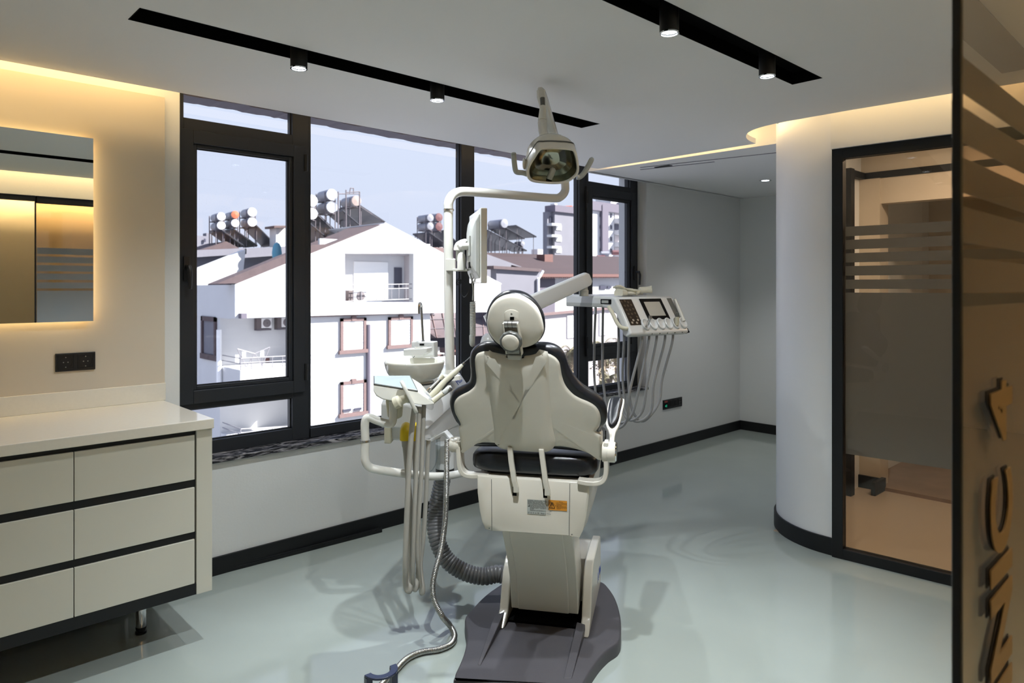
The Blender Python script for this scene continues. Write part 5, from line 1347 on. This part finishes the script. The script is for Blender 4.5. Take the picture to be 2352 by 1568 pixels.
def shutter_window(x0, y0, x1, y1, Y, parent, trim='trim_pink', pane='shutter', sill=True, key=True):
    a, c = on_y(x0, y1, Y), on_y(x1, y0, Y); z1 = on_y(x0, y0, Y).z; z0 = a.z; w = 0.13
    k = B()
    k.box(a.x, a.x + w, Y - .07, Y, z0, z1); k.box(c.x - w, c.x, Y - .07, Y, z0, z1); k.box(a.x, c.x, Y - .07, Y, z1 - w, z1)
    if sill: k.box(a.x - .08, c.x + .06, Y - .12, Y, z0 - .02, z0 + w)
    if key: m_ = (a.x + c.x) / 2; k.box(m_ - .1, m_ + .12, Y - .09, Y, z1 - w, z1 + .08)
    f = k.build('window', trim, parent, smooth=0)
    k = B(); n_ = 9
    for i in range(n_):
        h = (z1 - z0 - 2 * w) / n_; k.box(a.x + w, c.x - w, Y - .035, Y - .005, z0 + w + h * i + .01, z0 + w + h * (i + 1))
    k.build('shutter', pane, f, smooth=0)
    return f
def rail(x0, y0, x1, y1, Y0, Y1, h, parent, n=8, name='railing'):
    a, c = on_y(x0, y0, Y0), on_y(x1, y1, Y1); k = B()
    for dz in (0, -h * .28, -h): k.tube([a + UP * dz, c + UP * dz], 0.022, 5)
    for i in range(n + 1):
        p = a.lerp(c, i / n); k.tube([p, p - UP * h], 0.018, 5)
    return k.build(name, 'railing', parent)
def aircon(x0, y0, x1, y1, Y, label):
    a, c = on_y(x0, y1, Y), on_y(x1, y0, Y); z1 = on_y(x0, y0, Y).z; w, h = c.x - a.x, z1 - a.z
    t = thing('air_conditioner', label, 'air conditioner', (a.x + w / 2, Y, a.z), 'outdoor air conditioner units on the white house')
    k = B(); k.box(a.x + w * .28, c.x, Y - .32, Y, a.z, z1); k.build('casing', 'ac', t, smooth=0)
    k = B(); k.box(a.x, a.x + w * .28, Y - .30, Y, a.z - h * .1, z1); k.build('side_grille', 'ac_fan', t, smooth=0)
    cx_, cz_, r = a.x + w * .66, (a.z + z1) / 2, h * .42
    k = B(); k.lathe([(r, 0), (r, .02), (r * .9, .03), (.01, .03)], (cx_, Y - .32, cz_), 24, ax=(0, -1, 0)); k.build('fan_grille', 'ac_fan', t)
    k = B()
    for i in range(3): k.lathe([(r * (.3 + .25 * i), .031), (r * (.34 + .25 * i), .036), (r * (.38 + .25 * i), .031)], (cx_, Y - .32, cz_), 24, ax=(0, -1, 0), caps=(False, False))
    k.build('guard_ring', 'railing', t)
    k = B(); k.box(a.x, c.x, Y - .3, Y, a.z - .10, a.z - .03); k.build('bracket', 'rust', t, smooth=0)
    return t

# ---- the white gabled house
HY_ = 26.0
gh = thing('gabled_house', 'large sunlit white gabled house filling the middle of the windows', 'house', on_y(850, 1000, HY_))
for nm, pxs in (('wall', [(540, 653), (547, 650), (792, 550.5), (792, 723), (540, 731)]), ('wall', [(792, 694), (950, 694), (950, 719.5), (792, 723)]), ('wall', [(792, 550.5), (884, 513), (950, 547.5), (950, 582), (792, 582)]), ('wall', [(950, 547.5), (1150, 652), (1150, 716), (950, 719.5)])):
    poly(nm, pxs, HY_, 0.35, 'facade', gh)
zled = on_y(700, 728, HY_).z
xl, xr_ = on_y(540, 700, HY_).x, on_y(1150, 700, HY_).x
k = B(); k.box(xl, xl + .3, HY_ + .35, 32, zled, on_y(540, 654, HY_).z); k.build('side_wall', 'facade', gh, smooth=0)
k = B(); k.box(xl + .3, xr_, HY_ + .35, 32, zled, zled + .2); k.build('floor_slab', 'facade', gh, smooth=0)
# loggia
rb = HY_ + .75
k = B(); p0, p1 = on_y(770, 575, HY_), on_y(962, 575, HY_); zr0, zr1 = on_y(792, 694, HY_).z, on_y(792, 580, HY_).z
k.box(p0.x - .3, p1.x + 1.2, rb, rb + .15, zr0, zr1 + .6); k.build('loggia_back', 'facade', gh, smooth=0)
k = B(); k.box(on_y(950, 600, HY_).x, on_y(950, 600, HY_).x + .2, HY_ + .35, rb, zr0, zr1); k.box(on_y(792, 600, HY_).x - .2, on_y(792, 600, HY_).x, HY_ + .35, rb, zr0, zr1); k.box(p0.x - .2, p1.x + .5, HY_ + .35, rb, zr1, zr1 + .1); k.build('loggia_lining', 'facade_pink', gh, smooth=0)
rect('window', 905, 614, 922, 663, rb, 0.05, 'dark_window', gh)
rect('door_panel', 812, 600, 890, 690, rb, 0.04, 'shutter', gh)
rail(793, 655, 949, 652, HY_ + .15, HY_ + .15, .68, gh, 9)
aircon(793, 667, 833, 693, HY_ + .74, 'white air conditioner unit behind the railing of the gable balcony')
# roof slopes
RZ = 0.22
def slope(a0, a1, over, back, m, name):
    p0, p1 = on_y(*a0, HY_ - over), on_y(*a1, HY_ - over); k = B(); k.prism([p0, p1, p1 + V((0, back, 0)), p0 + V((0, back, 0))], (0, 0, RZ)); return k.build(name, m, gh, smooth=0)
p0, p1 = on_y(541, 650, HY_ + .1), on_y(884, 514, HY_ + .1)
dv = (p1 - p0).normalized()
poly('roof', [(499, 651), (651, 587), (718, 562), (760, 560), (884, 513), (792, 550.5), (547, 650.5)], HY_ + .02, .6, 'roof_brown', gh)
k = B(); p1, p2 = on_y(884, 513, HY_ + .1), on_y(1152, 653, HY_ + .1); k.prism([p1, p2, p2 + V((0, 5, 0)), p1 + V((0, 5, 0))], (0, 0, 0.05)); k.build('roof', 'facade', gh, smooth=0)
k = B(); p2 = on_y(545, 651, HY_ + .1); k.prism([p1, p2, p2 + V((0, 3, 0)), p1 + V((0, 3, 0))], (0, 0, -0.05)); k.build('roof', 'roof_brown', gh, smooth=0)
# ground storeys
poly('lower_wall', [(714, 727), (988, 719), (988, 1250), (714, 1300)], HY_ + .25, 5, 'facade', gh)
poly('lower_wall', [(505, 729), (716, 726), (716, 1300), (505, 1330)], HY_ + 1.6, 5, 'facade', gh)
rect('ledge', 714, 723.5, 988, 728, HY_ + .24, .12, 'trim_pink', gh)
shutter_window(781, 731, 840, 812, HY_ + .24, gh); shutter_window(891, 728, 947, 800, HY_ + .24, gh)
shutter_window(781, 877, 840, 958, HY_ + .24, gh); shutter_window(891, 872, 947, 950, HY_ + .24, gh)
rect('vent_grille', 787, 940, 806, 946, HY_ + .18, .03, 'dark_window', gh); rect('vent_grille', 813, 937, 830, 943, HY_ + .18, .03, 'dark_window', gh)
k = B(); a = on_y(846, 745, HY_ + .2); k.tube([a, V((a.x, a.y, GZ))], .10, 8); k.build('drainpipe', 'facade_lilac', gh)
rect('wall_box', 548, 719.5, 561, 731, HY_, .25, 'facade_lilac', gh)
# shaded side wing at the left with its window
xs_ = on_y(507, 800, HY_ + 1.6).x
k = B(); k.box(xs_ - .02, xs_ + .2, HY_ + 1.72, 32, GZ, zled); k.build('side_wing', 'facade', gh, smooth=0)
def sx(px, py): return on_x(px, py, xs_ - .03)
k = B(); w0, w1 = sx(499, 822), sx(466, 726); zt_ = sx(499, 728).z
y0_, y1_ = w0.y, w1.y; z0_ = w0.z + .1
for q in ((y0_, y0_ + .15, z0_, zt_), (y1_ - .15, y1_, z0_, zt_), (y0_, y1_, zt_ - .18, zt_), (y0_ - .1, y1_ + .1, z0_ - .22, z0_)): k.box(xs_ - .12, xs_, q[0], q[1], q[2], q[3])
f = k.build('window', 'roof_brown', gh, smooth=0)
k = B(); k.box(xs_ - .05, xs_, y0_ + .15, y1_ - .15, z0_, zt_ - .18); k.build('shutter', 'facade_grey', f, smooth=0)
k = B(); a = on_y(503, 757, HY_ + 1.45); k.tube([a, a - UP * 3.0], .10, 8); k.build('drainpipe', 'tank_white', gh)
# balconies on the left wing
for (yt_, yb_, nm) in ((850, 856, 'a'), (1012, 1020, 'b')):
    a, c = on_y(552, yt_, HY_ - .3), on_y(716, yt_ - 6, HY_ - .3)
    k = B(); k.box(a.x, c.x, HY_ - .3, HY_ + 1.6, a.z - .9, a.z); k.build('balcony_slab', 'facade', gh, smooth=0)
    rail(553, yt_ - 27, 716, yt_ - 36, HY_ - .25, HY_ - .25, .62 if nm == 'a' else .5, gh, 7)
    a2 = on_y(553, yt_ - 27, HY_ - .25); k = B(); q = V((a2.x, HY_ + 1.5, a2.z))
    for dz in (0, -.2, -.6): k.tube([a2 + UP * dz, q + UP * dz], .02, 5)
    k.build('railing', 'railing', gh)
rect('balcony_door', 610, 822, 618, 852, HY_ + 1.55, .05, 'eave_orange', gh)
aircon(584, 731, 616, 753, HY_ + 1.6, 'left air conditioner unit under the overhang of the white gabled house')
aircon(630, 729, 662, 751, HY_ + 1.6, 'second air conditioner unit under the overhang, by the window frame')
# laundry rack on the balcony
lr = thing('drying_rack', 'pale laundry rack with white cloth on the left balcony of the white house', 'drying rack', on_y(575, 850, HY_ + .5))
k = B()
for q in (((545, 801), (585, 812)), ((585, 812), (620, 797)), ((545, 801), (570, 852)), ((585, 812), (560, 852)), ((585, 812), (610, 852)), ((620, 797), (597, 852))): k.tube([on_y(*q[0], HY_ + .5), on_y(*q[1], HY_ + .5)], .02, 5)
k.build('rack_frame', 'railing', lr)
k = B()
for (x, y, h) in ((540, 815, 18), (556, 808, 12), (598, 806, 14)):
    a = on_y(x, y, HY_ + .48); c = on_y(x + 8, y + h, HY_ + .48); k.box(a.x, c.x, HY_ + .46, HY_ + .5, c.z, a.z)
k.build('cloth', 'tank_white', lr, smooth=0)

# ---- solar water heaters
def tank(c, L, r, t, end, band=None):
    k = B(); ax = V((-.10, -1, 0)).normalized()
    k.lathe([(r * .96, 0), (r, .03), (r, L - .03), (r * .96, L)], c - ax * L, 20, ax=ax); tk = k.build('tank', 'tank', t)
    k = B(); k.lathe([(r * .97, 0.0), (r * .93, .05), (.001, .08)], c, 20, ax=ax, caps=(False, False)); k.build('tank_end', end, tk)
    if band:
        k = B(); k.lathe([(r * 1.02, L * .42), (r * 1.03, L * .5), (r * 1.02, L * .58)], c - ax * L, 20, ax=ax, caps=(False, False)); k.build('tank_band', band, tk)
def heater(label, px, py, Y, r_px, ntank, pan, base_py, L=1.3, ends=('tank_white', 'tank_white'), band=None, post_dx=0.0):
    c = on_y(px, py, Y); s = (c - EYE).dot(FWD) / FPX; r = r_px * s
    zb2 = on_y(px, base_py, Y).z
    t = thing('solar_water_heater', label, 'solar water heater', (c.x, c.y, zb2), 'solar water heaters on the roofs')
    for i in range(ntank): tank(c - UP * (2.12 * r * i), L, r, t, ends[i % len(ends)], band)
    k = B()
    for dx in (-r * .95, r * .95):
        for dy in (0.15, L * .85):
            p = V((c.x + dx, c.y + dy, 0)); k.tube([p + UP * (c.z + r * .4), p + UP * zb2], .03, 5)
    for i in range(ntank):
        zz = c.z - r * 1.05 - 2.12 * r * i
        for dy in (0.15, L * .85): k.tube([V((c.x - r * .95, c.y + dy, zz)), V((c.x + r * .95, c.y + dy, zz))], .025, 5)
        for dx in (-r * .95, r * .95): k.tube([V((c.x + dx, c.y + .15, zz)), V((c.x + dx, c.y + L * .85, zz))], .025, 5)
    k.build('stand', 'rust', t)
    for (p0, p1, w) in pan:
        a, e = on_y(*p0, Y), on_y(*p1, Y)
        d = e - a
        k = B(); k.obox(a, d, V((0, w, 0)), V((d.z, 0, -d.x)).normalized() * -.09); pnl = k.build('solar_panel', 'solar', t, smooth=0)
        k = B(); up_ = V((-d.z, 0, d.x)).normalized() * (1 if d.x > 0 else -1)
        for yy in (0, w - .05): k.obox(a + V((0, yy, 0)) + up_ * .005, d, V((0, .05, 0)), up_ * .03)
        nrib = 8
        for i in range(1, nrib): k.obox(a + V((0, w * i / nrib, 0)) + up_ * .005, d, V((0, .015, 0)), up_ * .02)
        k.build('panel_rail', 'rust', pnl, smooth=0)
        k = B()
        for q in (.1, .9):
            for yy in (.1, w - .1):
                p = a + d * q + V((0, yy, 0)); k.tube([p, V((p.x, p.y, min(zb2, p.z - .1)))], .025, 5)
        k.build('panel_leg', 'rust', pnl)
    return t
# far-left house with its three pairs of tanks
lh = thing('flat_roofed_house', 'white flat roofed house with shade coloured grey beyond the white gable at far left', 'house', on_y(540, 700, 36))
poly('wall', [(430, 575), (660, 566), (660, 760), (430, 760)], 37, 6, 'facade_grey', lh)  # grey wall and parapets: shade of faces turned from the sun, as colour
poly('parapet', [(430, 577), (566, 569), (566, 583), (430, 592)], 36.4, .6, 'facade_grey', lh); poly('parapet', [(562, 571), (665, 565), (665, 585), (562, 592)], 36.4, .6, 'facade_grey', lh)
poly('gable_wall', [(430, 690), (430, 626), (564, 573), (552, 690)], 33, .5, 'facade', lh)
poly('roof', [(447, 583), (470, 571), (520, 554), (552, 571)], 38, 3, 'roof_brown', lh)
poly('chimney', [(634, 521), (655, 521), (655, 570), (634, 570)], 36.6, .8, 'facade', lh); poly('chimney_cap', [(630, 518), (659, 518), (659, 523), (630, 523)], 36.3, 1.2, 'roof_brown', lh)
hl = 'solar water heater on the far left roof: %s'
heater(hl % 'leftmost pair of stacked tanks', 508, 497, 38, 9.8, 2, [((508, 530), (560, 567), 1.8)], 566)
heater(hl % 'middle pair, top tank with orange end', 540, 493, 38, 9.2, 2, [((535, 527), (590, 566), 1.6)], 566, ends=('tank_orange', 'tank_white'))
heater(hl % 'right pair beside the dark sloping panel', 579, 487, 38, 10.8, 2, [((586, 518), (634, 565), 1.8)], 566)
um = thing('garden_umbrella', 'folded blue umbrella standing behind the roof edge at left', 'umbrella', on_y(636, 592, 33.5))
k = B(); a = on_y(636, 592, 33.5); k.lathe([(.22, 0), (.24, .25), (.20, .55), (.12, .72), (.03, .76)], a, 14); k.build('canopy', 'umbrella_blue', um)
k = B(); k.cyl(a - UP * .8, a + UP * .8, .03, n=8); k.build('pole', 'rust', um)
# far grey block at the horizon
fb = thing('far_block', 'small distant grey-blue block on the horizon at far left', 'building', on_y(470, 600, 75))
down('wall', 452, 489, 541, 75, 1.5, 'facade_grey', fb); down('stair_block', 474, 487, 535, 75.3, 1.0, 'facade_grey', fb)
rect('window', 468, 548, 472, 556, 74.9, .1, 'dark_window', fb)

# heaters behind the gable roof
hl = 'solar water heater behind the white gable: %s'
heater(hl % 'white tanks half hidden by the left mullion', 716, 461, 31, 14, 2, [((700, 505), (758, 556), 1.8)], 560, L=1.2)
heater(hl % 'large white tank above a glassy one', 762, 447, 31, 13.5, 2, [((730, 495), (800, 560), 2.0)], 560, L=1.25)
heater(hl % 'single pinkish tank with tall frame', 818, 461, 31, 12.5, 1, [((786, 485), (850, 540), 1.6), ((826, 474), (884, 512), 2.2)], 555, L=1.3, ends=('tank_pink',))
k = B()
t = thing('roof_scaffold', 'thin rusty pipe frame above the pinkish tank on the gable roof', 'frame', on_y(800, 550, 30.6))
for (x, y) in ((777, 440), (795, 436), (826, 440)): k.tube([on_y(x, y, 30.6), on_y(x, 550, 30.6)], .035, 5)
for q in (((777, 445), (826, 445)), ((795, 442), (826, 440)), ((805, 432), (812, 432)), ((805, 432), (803, 445)), ((812, 432), (812, 445))): k.tube([on_y(*q[0], 30.6), on_y(*q[1], 30.6)], .028, 5)
k.build('pipe_frame', 'rust', t)

# red-roofed house to the right and its heaters
rh = thing('red_roofed_house', 'low house with red-brown roof and grey rendered wall right of centre', 'house', on_y(1290, 900, 32))
rf = [on_y(1236, 628, 31.4), on_y(1470, 629, 31.4), on_y(1470, 590, 37), on_y(1330, 587, 37), on_y(1120, 580, 37), on_y(1100, 584, 35)]
k = B(); k.prism(rf[::-1] if False else rf, (0, 0, -.12)); k.build('roof', 'roof_red', rh, smooth=0)
k = B(); p0, p1 = on_y(1236, 628, 31.4), on_y(1470, 629, 31.4); k.obox(p0 + V((0, -.06, -.22)), p1 - p0, V((0, .12, 0)), (0, 0, .2)); ev = k.build('eave', 'eave_orange', rh, smooth=0)
k = B()
for i in range(60):
    p = p0.lerp(p1, i / 60) + V((0, -.02, -.22)); k.prism([p, p + V(((p1 - p0).x / 60 * .9, 0, 0)), p + V(((p1 - p0).x / 120, 0, -.10))], (0, .04, 0))
k.build('scalloped_edge', 'eave_orange', ev, smooth=0)['kind'] = 'stuff'
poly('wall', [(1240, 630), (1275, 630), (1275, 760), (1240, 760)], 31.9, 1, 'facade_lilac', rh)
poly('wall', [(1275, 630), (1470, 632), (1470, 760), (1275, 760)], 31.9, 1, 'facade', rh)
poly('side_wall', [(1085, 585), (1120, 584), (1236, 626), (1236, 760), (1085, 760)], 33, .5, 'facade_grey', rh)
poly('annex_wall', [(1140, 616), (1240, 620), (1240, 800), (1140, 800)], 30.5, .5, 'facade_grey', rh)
poly('annex_cap', [(1134, 610), (1244, 617), (1244, 624), (1134, 617)], 30.3, 1.0, 'roof_brown', rh)
k = B(); k.tube([on_y(1247, 622, 31), on_y(1240, 634, 31), on_y(1236, 640, 30.4), on_y(1236, 760, 30.4)], .09, 8); k.build('drainpipe', 'tank_white', rh)
poly('chimney', [(1251, 584), (1270, 584), (1270, 606), (1251, 606)], 34.5, .8, 'eave_orange', rh)
rect('window', 1377, 656, 1391, 664, 31.88, .06, 'dark_window', rh); rect('window', 1394, 657, 1403, 662, 31.88, .06, 'dark_window', rh)
hl = 'solar water heater with red-banded tanks, %s'
heater(hl % 'left of the lamp pole above the gable', 988, 500, 40, 9, 2, [((985, 535), (1030, 566), 2.0)], 572, L=1.4, ends=('tank',), band=None)
heater(hl % 'just behind the lamp pole', 1008, 499, 41.5, 10, 2, [((1020, 530), (1064, 572), 2.2)], 572, L=1.6, ends=('tank_red',), band='tank_red')
heater('solar water heater half hidden behind the edge-on monitor', 1106, 492, 39, 12, 2, [((1118, 535), (1165, 575), 2.4)], 580, L=1.4)
heater('solar water heater with one grey tank in a tall frame on the red roof', 1158, 513, 37, 11, 1, [((1120, 530), (1210, 577), 1.6)], 590, L=1.6, ends=('tank',))
heater('solar water heater with two raised dark panels right of the grey tank', 1200, 560, 37, 6, 1, [((1160, 523), (1205, 549), 1.8), ((1185, 519), (1232, 545), 1.8)], 592, L=.8, ends=('tank',))

hb = thing('terrace_house', 'pale house under the red-banded tanks behind the lamp pole', 'house', on_y(1010, 640, 39.4))
down('wall', 968, 1100, 567.5, 39.4, 5, 'facade_pink', hb); down('parapet', 960, 1108, 566, 39.2, .2, 'trim_pink', hb)
# towers at the horizon
def tower(label, x0, x1, yt, Y, m, cap, cols, rows, skip=()):
    a, c = on_y(x0, yt, Y), on_y(x1, yt, Y)
    t = thing('apartment_tower', label, 'building', (a.x, Y, GZ))
    k = B(); k.box(a.x, c.x, Y, Y + 1.6, GZ, a.z); k.build('wall', m, t, smooth=0)
    k = B(); k.box(a.x - .3, c.x + .3, Y - .4, Y + 2.0, a.z, a.z + cap); k.build('roof_slab', 'facade_lilac', t, smooth=0)
    return t
TY = 80
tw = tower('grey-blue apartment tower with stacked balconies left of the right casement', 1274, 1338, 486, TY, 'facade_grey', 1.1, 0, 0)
poly('balcony_wing', [(1257, 486), (1276, 486), (1276, 640), (1257, 640)], TY + .6, 1.0, 'facade_grey', tw)
for i, y in enumerate((513, 539, 565, 591)):
    rect('balcony', 1256, y, 1277, y + 5, TY + .5, 1.2, 'facade', tw)
    rect('window', 1262, y - 16, 1268, y - 3, TY + .55, .1, 'dark_window', tw)
    rect('window', 1277, y + 4, 1289, y + 15, TY - .01, .1, 'shutter', tw)
    rect('window', 1321, y + 6, 1327, y + 13, TY - .01, .1, 'dark_window', tw)
for (x, m) in ((1267, 'tank_white'), (1282, 'tank'), (1297, 'tank_orange'), (1315, 'tank')):
    a = on_y(x, 474, TY + 2); k = B(); k.lathe([(.4, 0), (.4, 1.3)], a - UP * .3, 12, ax=V((.5, -.8, 0))); k.build('roof_tank', m, tw)
rect('antenna_base', 1264, 468, 1270, 480, TY + 2, 1, 'facade', tw)
TY = 66
t2 = tower('white apartment tower with lilac vertical stripe seen through the right casement', 1345, 1432, 481, TY, 'facade', 1.3, 0, 0)
poly('stripe', [(1384, 470), (1398, 470), (1398, 600), (1384, 600)], TY - .5, .5, 'facade_lilac', t2)
for i, y in enumerate((488, 515, 542, 569)):
    rect('window', 1377, y + 2, 1381, y + 10, TY - .01, .1, 'dark_window', t2); rect('window', 1402, y + 2, 1405, y + 11, TY - .01, .1, 'dark_window', t2)
    rect('balcony', 1410, y + 14, 1428, y + 24, TY - .01, 1.0, 'facade', t2); rect('window', 1411, y - 1, 1427, y + 13, TY - .01, .1, 'dark_window' if i == 1 else 'facade_pink', t2)
for (x, m) in ((1366, 'tank_white'), (1402, 'dark_window'), (1424, 'tank')):
    a = on_y(x, 470, TY + 2); k = B(); k.lathe([(.5, 0), (.5, 1.5)], a - UP * .2, 12, ax=V((.5, -.8, 0))); k.build('roof_tank', m, t2)
rect('penthouse', 1368, 455, 1390, 480, TY + 4, 3, 'facade', t2)
wb = thing('low_block', 'low grey and white block in front of the white tower', 'building', on_y(1400, 640, 48))
down('wall', 1366, 1406, 594, 48, 1.5, 'facade_grey', wb); down('wall', 1405, 1450, 596, 47.5, 1.5, 'facade', wb)
for (x, y, m) in ((1380, 583, 'tank'), (1406, 580, 'tank_red'), (1371, 592, 'tank_red')):
    a = on_y(x, y, 49); k = B(); k.lathe([(.28, 0), (.28, .9)], a, 12, ax=V((.8, -.5, 0))); k.build('roof_tank', m, wb)
# distant low skyline pieces
sk = thing('far_houses', 'distant pale low houses along the horizon between the pole and the gable', 'building', on_y(980, 640, 110))
for (x0, y0, x1) in ((958, 556, 985), (975, 562, 1010), (1005, 566, 1060), (1235, 572, 1260)):
    down('wall', x0, x1, y0, 110, 2, 'facade_pink', sk)

# pale pink building below
pk = thing('pink_building', 'pale pink rendered building below the red-roofed house', 'building', on_y(1290, 900, 27))
poly('wall', [(1142, 734), (1300, 717), (1500, 700), (1500, 1100), (1142, 1100)], 27.5, .5, 'facade_pink', pk)
poly('ledge', [(1140, 730), (1500, 696), (1500, 701), (1140, 735)], 27.3, .4, 'trim_pink', pk)
rect('shutter', 1302, 724, 1319, 776, 27.5, .06, 'shutter', pk); rect('shutter', 1376, 720, 1392, 770, 27.5, .06, 'shutter', pk)

# terrace with pergola roof
pg = thing('pergola', 'curved brownish pergola roof over a cluttered terrace behind the tap', 'pergola', on_y(1050, 860, 29))
k = B(); rings = []
for i in range(9):
    t_ = i / 8; y_ = 720 + 55 * t_; Y_ = 32 - 2.6 * t_ + .5 * math.sin(t_ * 3.1)
    rings.append([on_y(965 + 14 * t_, y_ + 2 * math.sin(t_ * 1.5), Y_), on_y(1150, y_ - 6, Y_), on_y(1150, y_ - 5, Y_ + .05), on_y(965 + 14 * t_, y_ + 1, Y_ + .05)])
k.loft(rings); k.build('roof_sheet', 'awning', pg, smooth=40)
for j in range(9):
    k = B(); k.tube([r[0].lerp(r[1], j / 8) + V((0, -.05, 0)) for r in rings], .03, 5); k.build('rib', 'trim_pink', pg)
for t_ in (2, 5): 
    k = B(); k.tube([rings[t_][0] + V((0, -.08, .02)), rings[t_][1] + V((0, -.08, .02))], .02, 5); k.build('purlin', 'rust', pg)
for x in (978, 1040, 1110):
    k = B(); a = on_y(x, 776, 29.4); k.tube([a, a - UP * 2.2], .05, 6); k.build('post', 'rust', pg)
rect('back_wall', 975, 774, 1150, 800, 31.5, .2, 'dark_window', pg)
rect('terrace_wall', 975, 822, 1150, 900, 28.6, .25, 'facade', pg)
k = B(); a, c = on_y(975, 822, 32), on_y(1150, 822, 28.6); k.box(a.x - 1, c.x + 2, 28.6, 32, c.z - .6, c.z - .45); k.build('terrace_floor', 'facade_pink', pg, smooth=0)
for (x, y) in ((992, 712), (1052, 711)):
    t = thing('roof_cowl', 'dark finned chimney cowl on the terrace roof, %s' % ('left of the lamp pole' if x < 1000 else 'between the pole and the mullion'), 'chimney cowl', on_y(x, 726, 32))
    a = on_y(x, 726, 32); k = B(); k.cyl(a - UP * .2, a + UP * .12, .09, n=10); k.build('pipe', 'rust', t)
    for i in range(3):
        k = B(); k.lathe([(.20 - .03 * i, 0), (.10, .07)], a + UP * (.08 + .09 * i), 12); k.build('fin', 'rust', t)
for i, (x, y, m) in enumerate(((990, 806, 'yellow'), (1008, 812, 'facade'), (1048, 808, 'eave_orange'), (1062, 812, 'tank_red'), (1000, 815, 'eave_orange'))):
    t = thing('garden_chair', 'small %s chair on the terrace, %s' % (('yellow', 'white', 'orange', 'dark red', 'brownish orange')[i], ('left end by the tap', 'second from the tap', 'right of the lamp pole', 'against the mullion', 'low between the first two')[i]), 'chair', on_y(x, y + 9, 29.8), 'chairs on the terrace')
    a = on_y(x, y + 9, 29.8); k = B(); k.box(a.x - .22, a.x + .22, 29.6, 30.05, a.z + .2, a.z + .25); k.build('seat', m, t, smooth=0)
    k = B(); k.box(a.x - .22, a.x + .22, 30.02, 30.07, a.z + .2, a.z + .55); k.build('backrest', m, t, smooth=0)
    for (dx, dy) in ((-.2, 29.62), (.2, 29.62), (-.2, 30.03), (.2, 30.03)):
        k = B(); k.cyl((a.x + dx, dy, a.z - .15), (a.x + dx, dy, a.z + .2), .02, n=6); k.build('leg', m, t)

# palms in front of the pink building
frond_me = {}
def frond(m, droop, L):
    k = B(); vs = []; n_ = 7
    spine = [V((0, L * math.sin(min(1.5, droop * (i / n_)) * 1.0) / max(droop, .1) if False else L * (i / n_) * math.cos(droop * i / n_ * .9), .25 * L * math.sin(1.4 * i / n_) - L * .9 * (i / n_) ** 2 * droop)) for i in range(n_ + 1)]
    for i in range(n_):
        for s_ in (-1, 1):
            for j in range(2):
                p = spine[i].lerp(spine[i + 1], j * .5); w = L * .32 * (1 - .55 * (i / n_)) + .03
                tip = p + V((s_ * w * .8, w * .55, -w * .55)); q = p + (spine[i + 1] - spine[i]) * .35
                k.add([p, q, tip], [(0, 1, 2)])
    k.tube(spine, [.02] * n_ + [.006], 4)
    me = k.build('frond', m); d = me.data; bpy.data.objects.remove(me); return d
FR = [frond('frond', .7, 1.15), frond('frond', 1.1, 1.0), frond('frond_dry', 1.7, .95), frond('frond_dry', 2.1, .8)]
def palm(label, px, py, Y, sc, seed):
    rn = random.Random(seed); top = on_y(px, py, Y)
    t = thing('palm_tree', label, 'palm tree', (top.x, Y, GZ), 'palms outside the right windows')
    k = B(); pts = [V((top.x + .1 * math.sin(i), Y, GZ + (top.z - GZ) * i / 12)) for i in range(13)]
    k.tube(pts, [.17 + .02 * (i % 2) for i in range(13)], 10); k.build('trunk', 'trunk', t)
    for i in range(34):
        d = FR[i % 4]
        o = bpy.data.objects.new('frond', d); COL.objects.link(o)
        tilt = (rn.uniform(.2, .9), rn.uniform(-.1, .4), rn.uniform(-.5, 0), rn.uniform(-.8, -.3))[i % 4]
        o.matrix_world = Matrix.Translation(top + V((0, 0, rn.uniform(-.25, .1) - (.3 if i % 4 > 1 else 0)))) @ Matrix.Rotation(rn.uniform(0, 6.28), 4, 'Z') @ Matrix.Rotation(tilt, 4, 'X') @ Matrix.Scale(sc * rn.uniform(.8, 1.1), 4)
        mw = o.matrix_world.copy(); own(o, t); o.matrix_basis = mw
    return t
palm('half-withered palm left of the dark mullion, right of the chair shoulder', 1312, 805, 21, .95, 1)
palm('palm with dry hanging fronds seen through the left of the right casement', 1385, 800, 20.5, .85, 2)
palm('greener palm seen through the right part of the right casement', 1420, 788, 21.5, .8, 5)
palm('withered palm low behind the bottom pane of the right casement', 1400, 868, 19.5, .7, 8)

for o in bpy.data.objects:
    if '_inv' in o: del o['_inv']
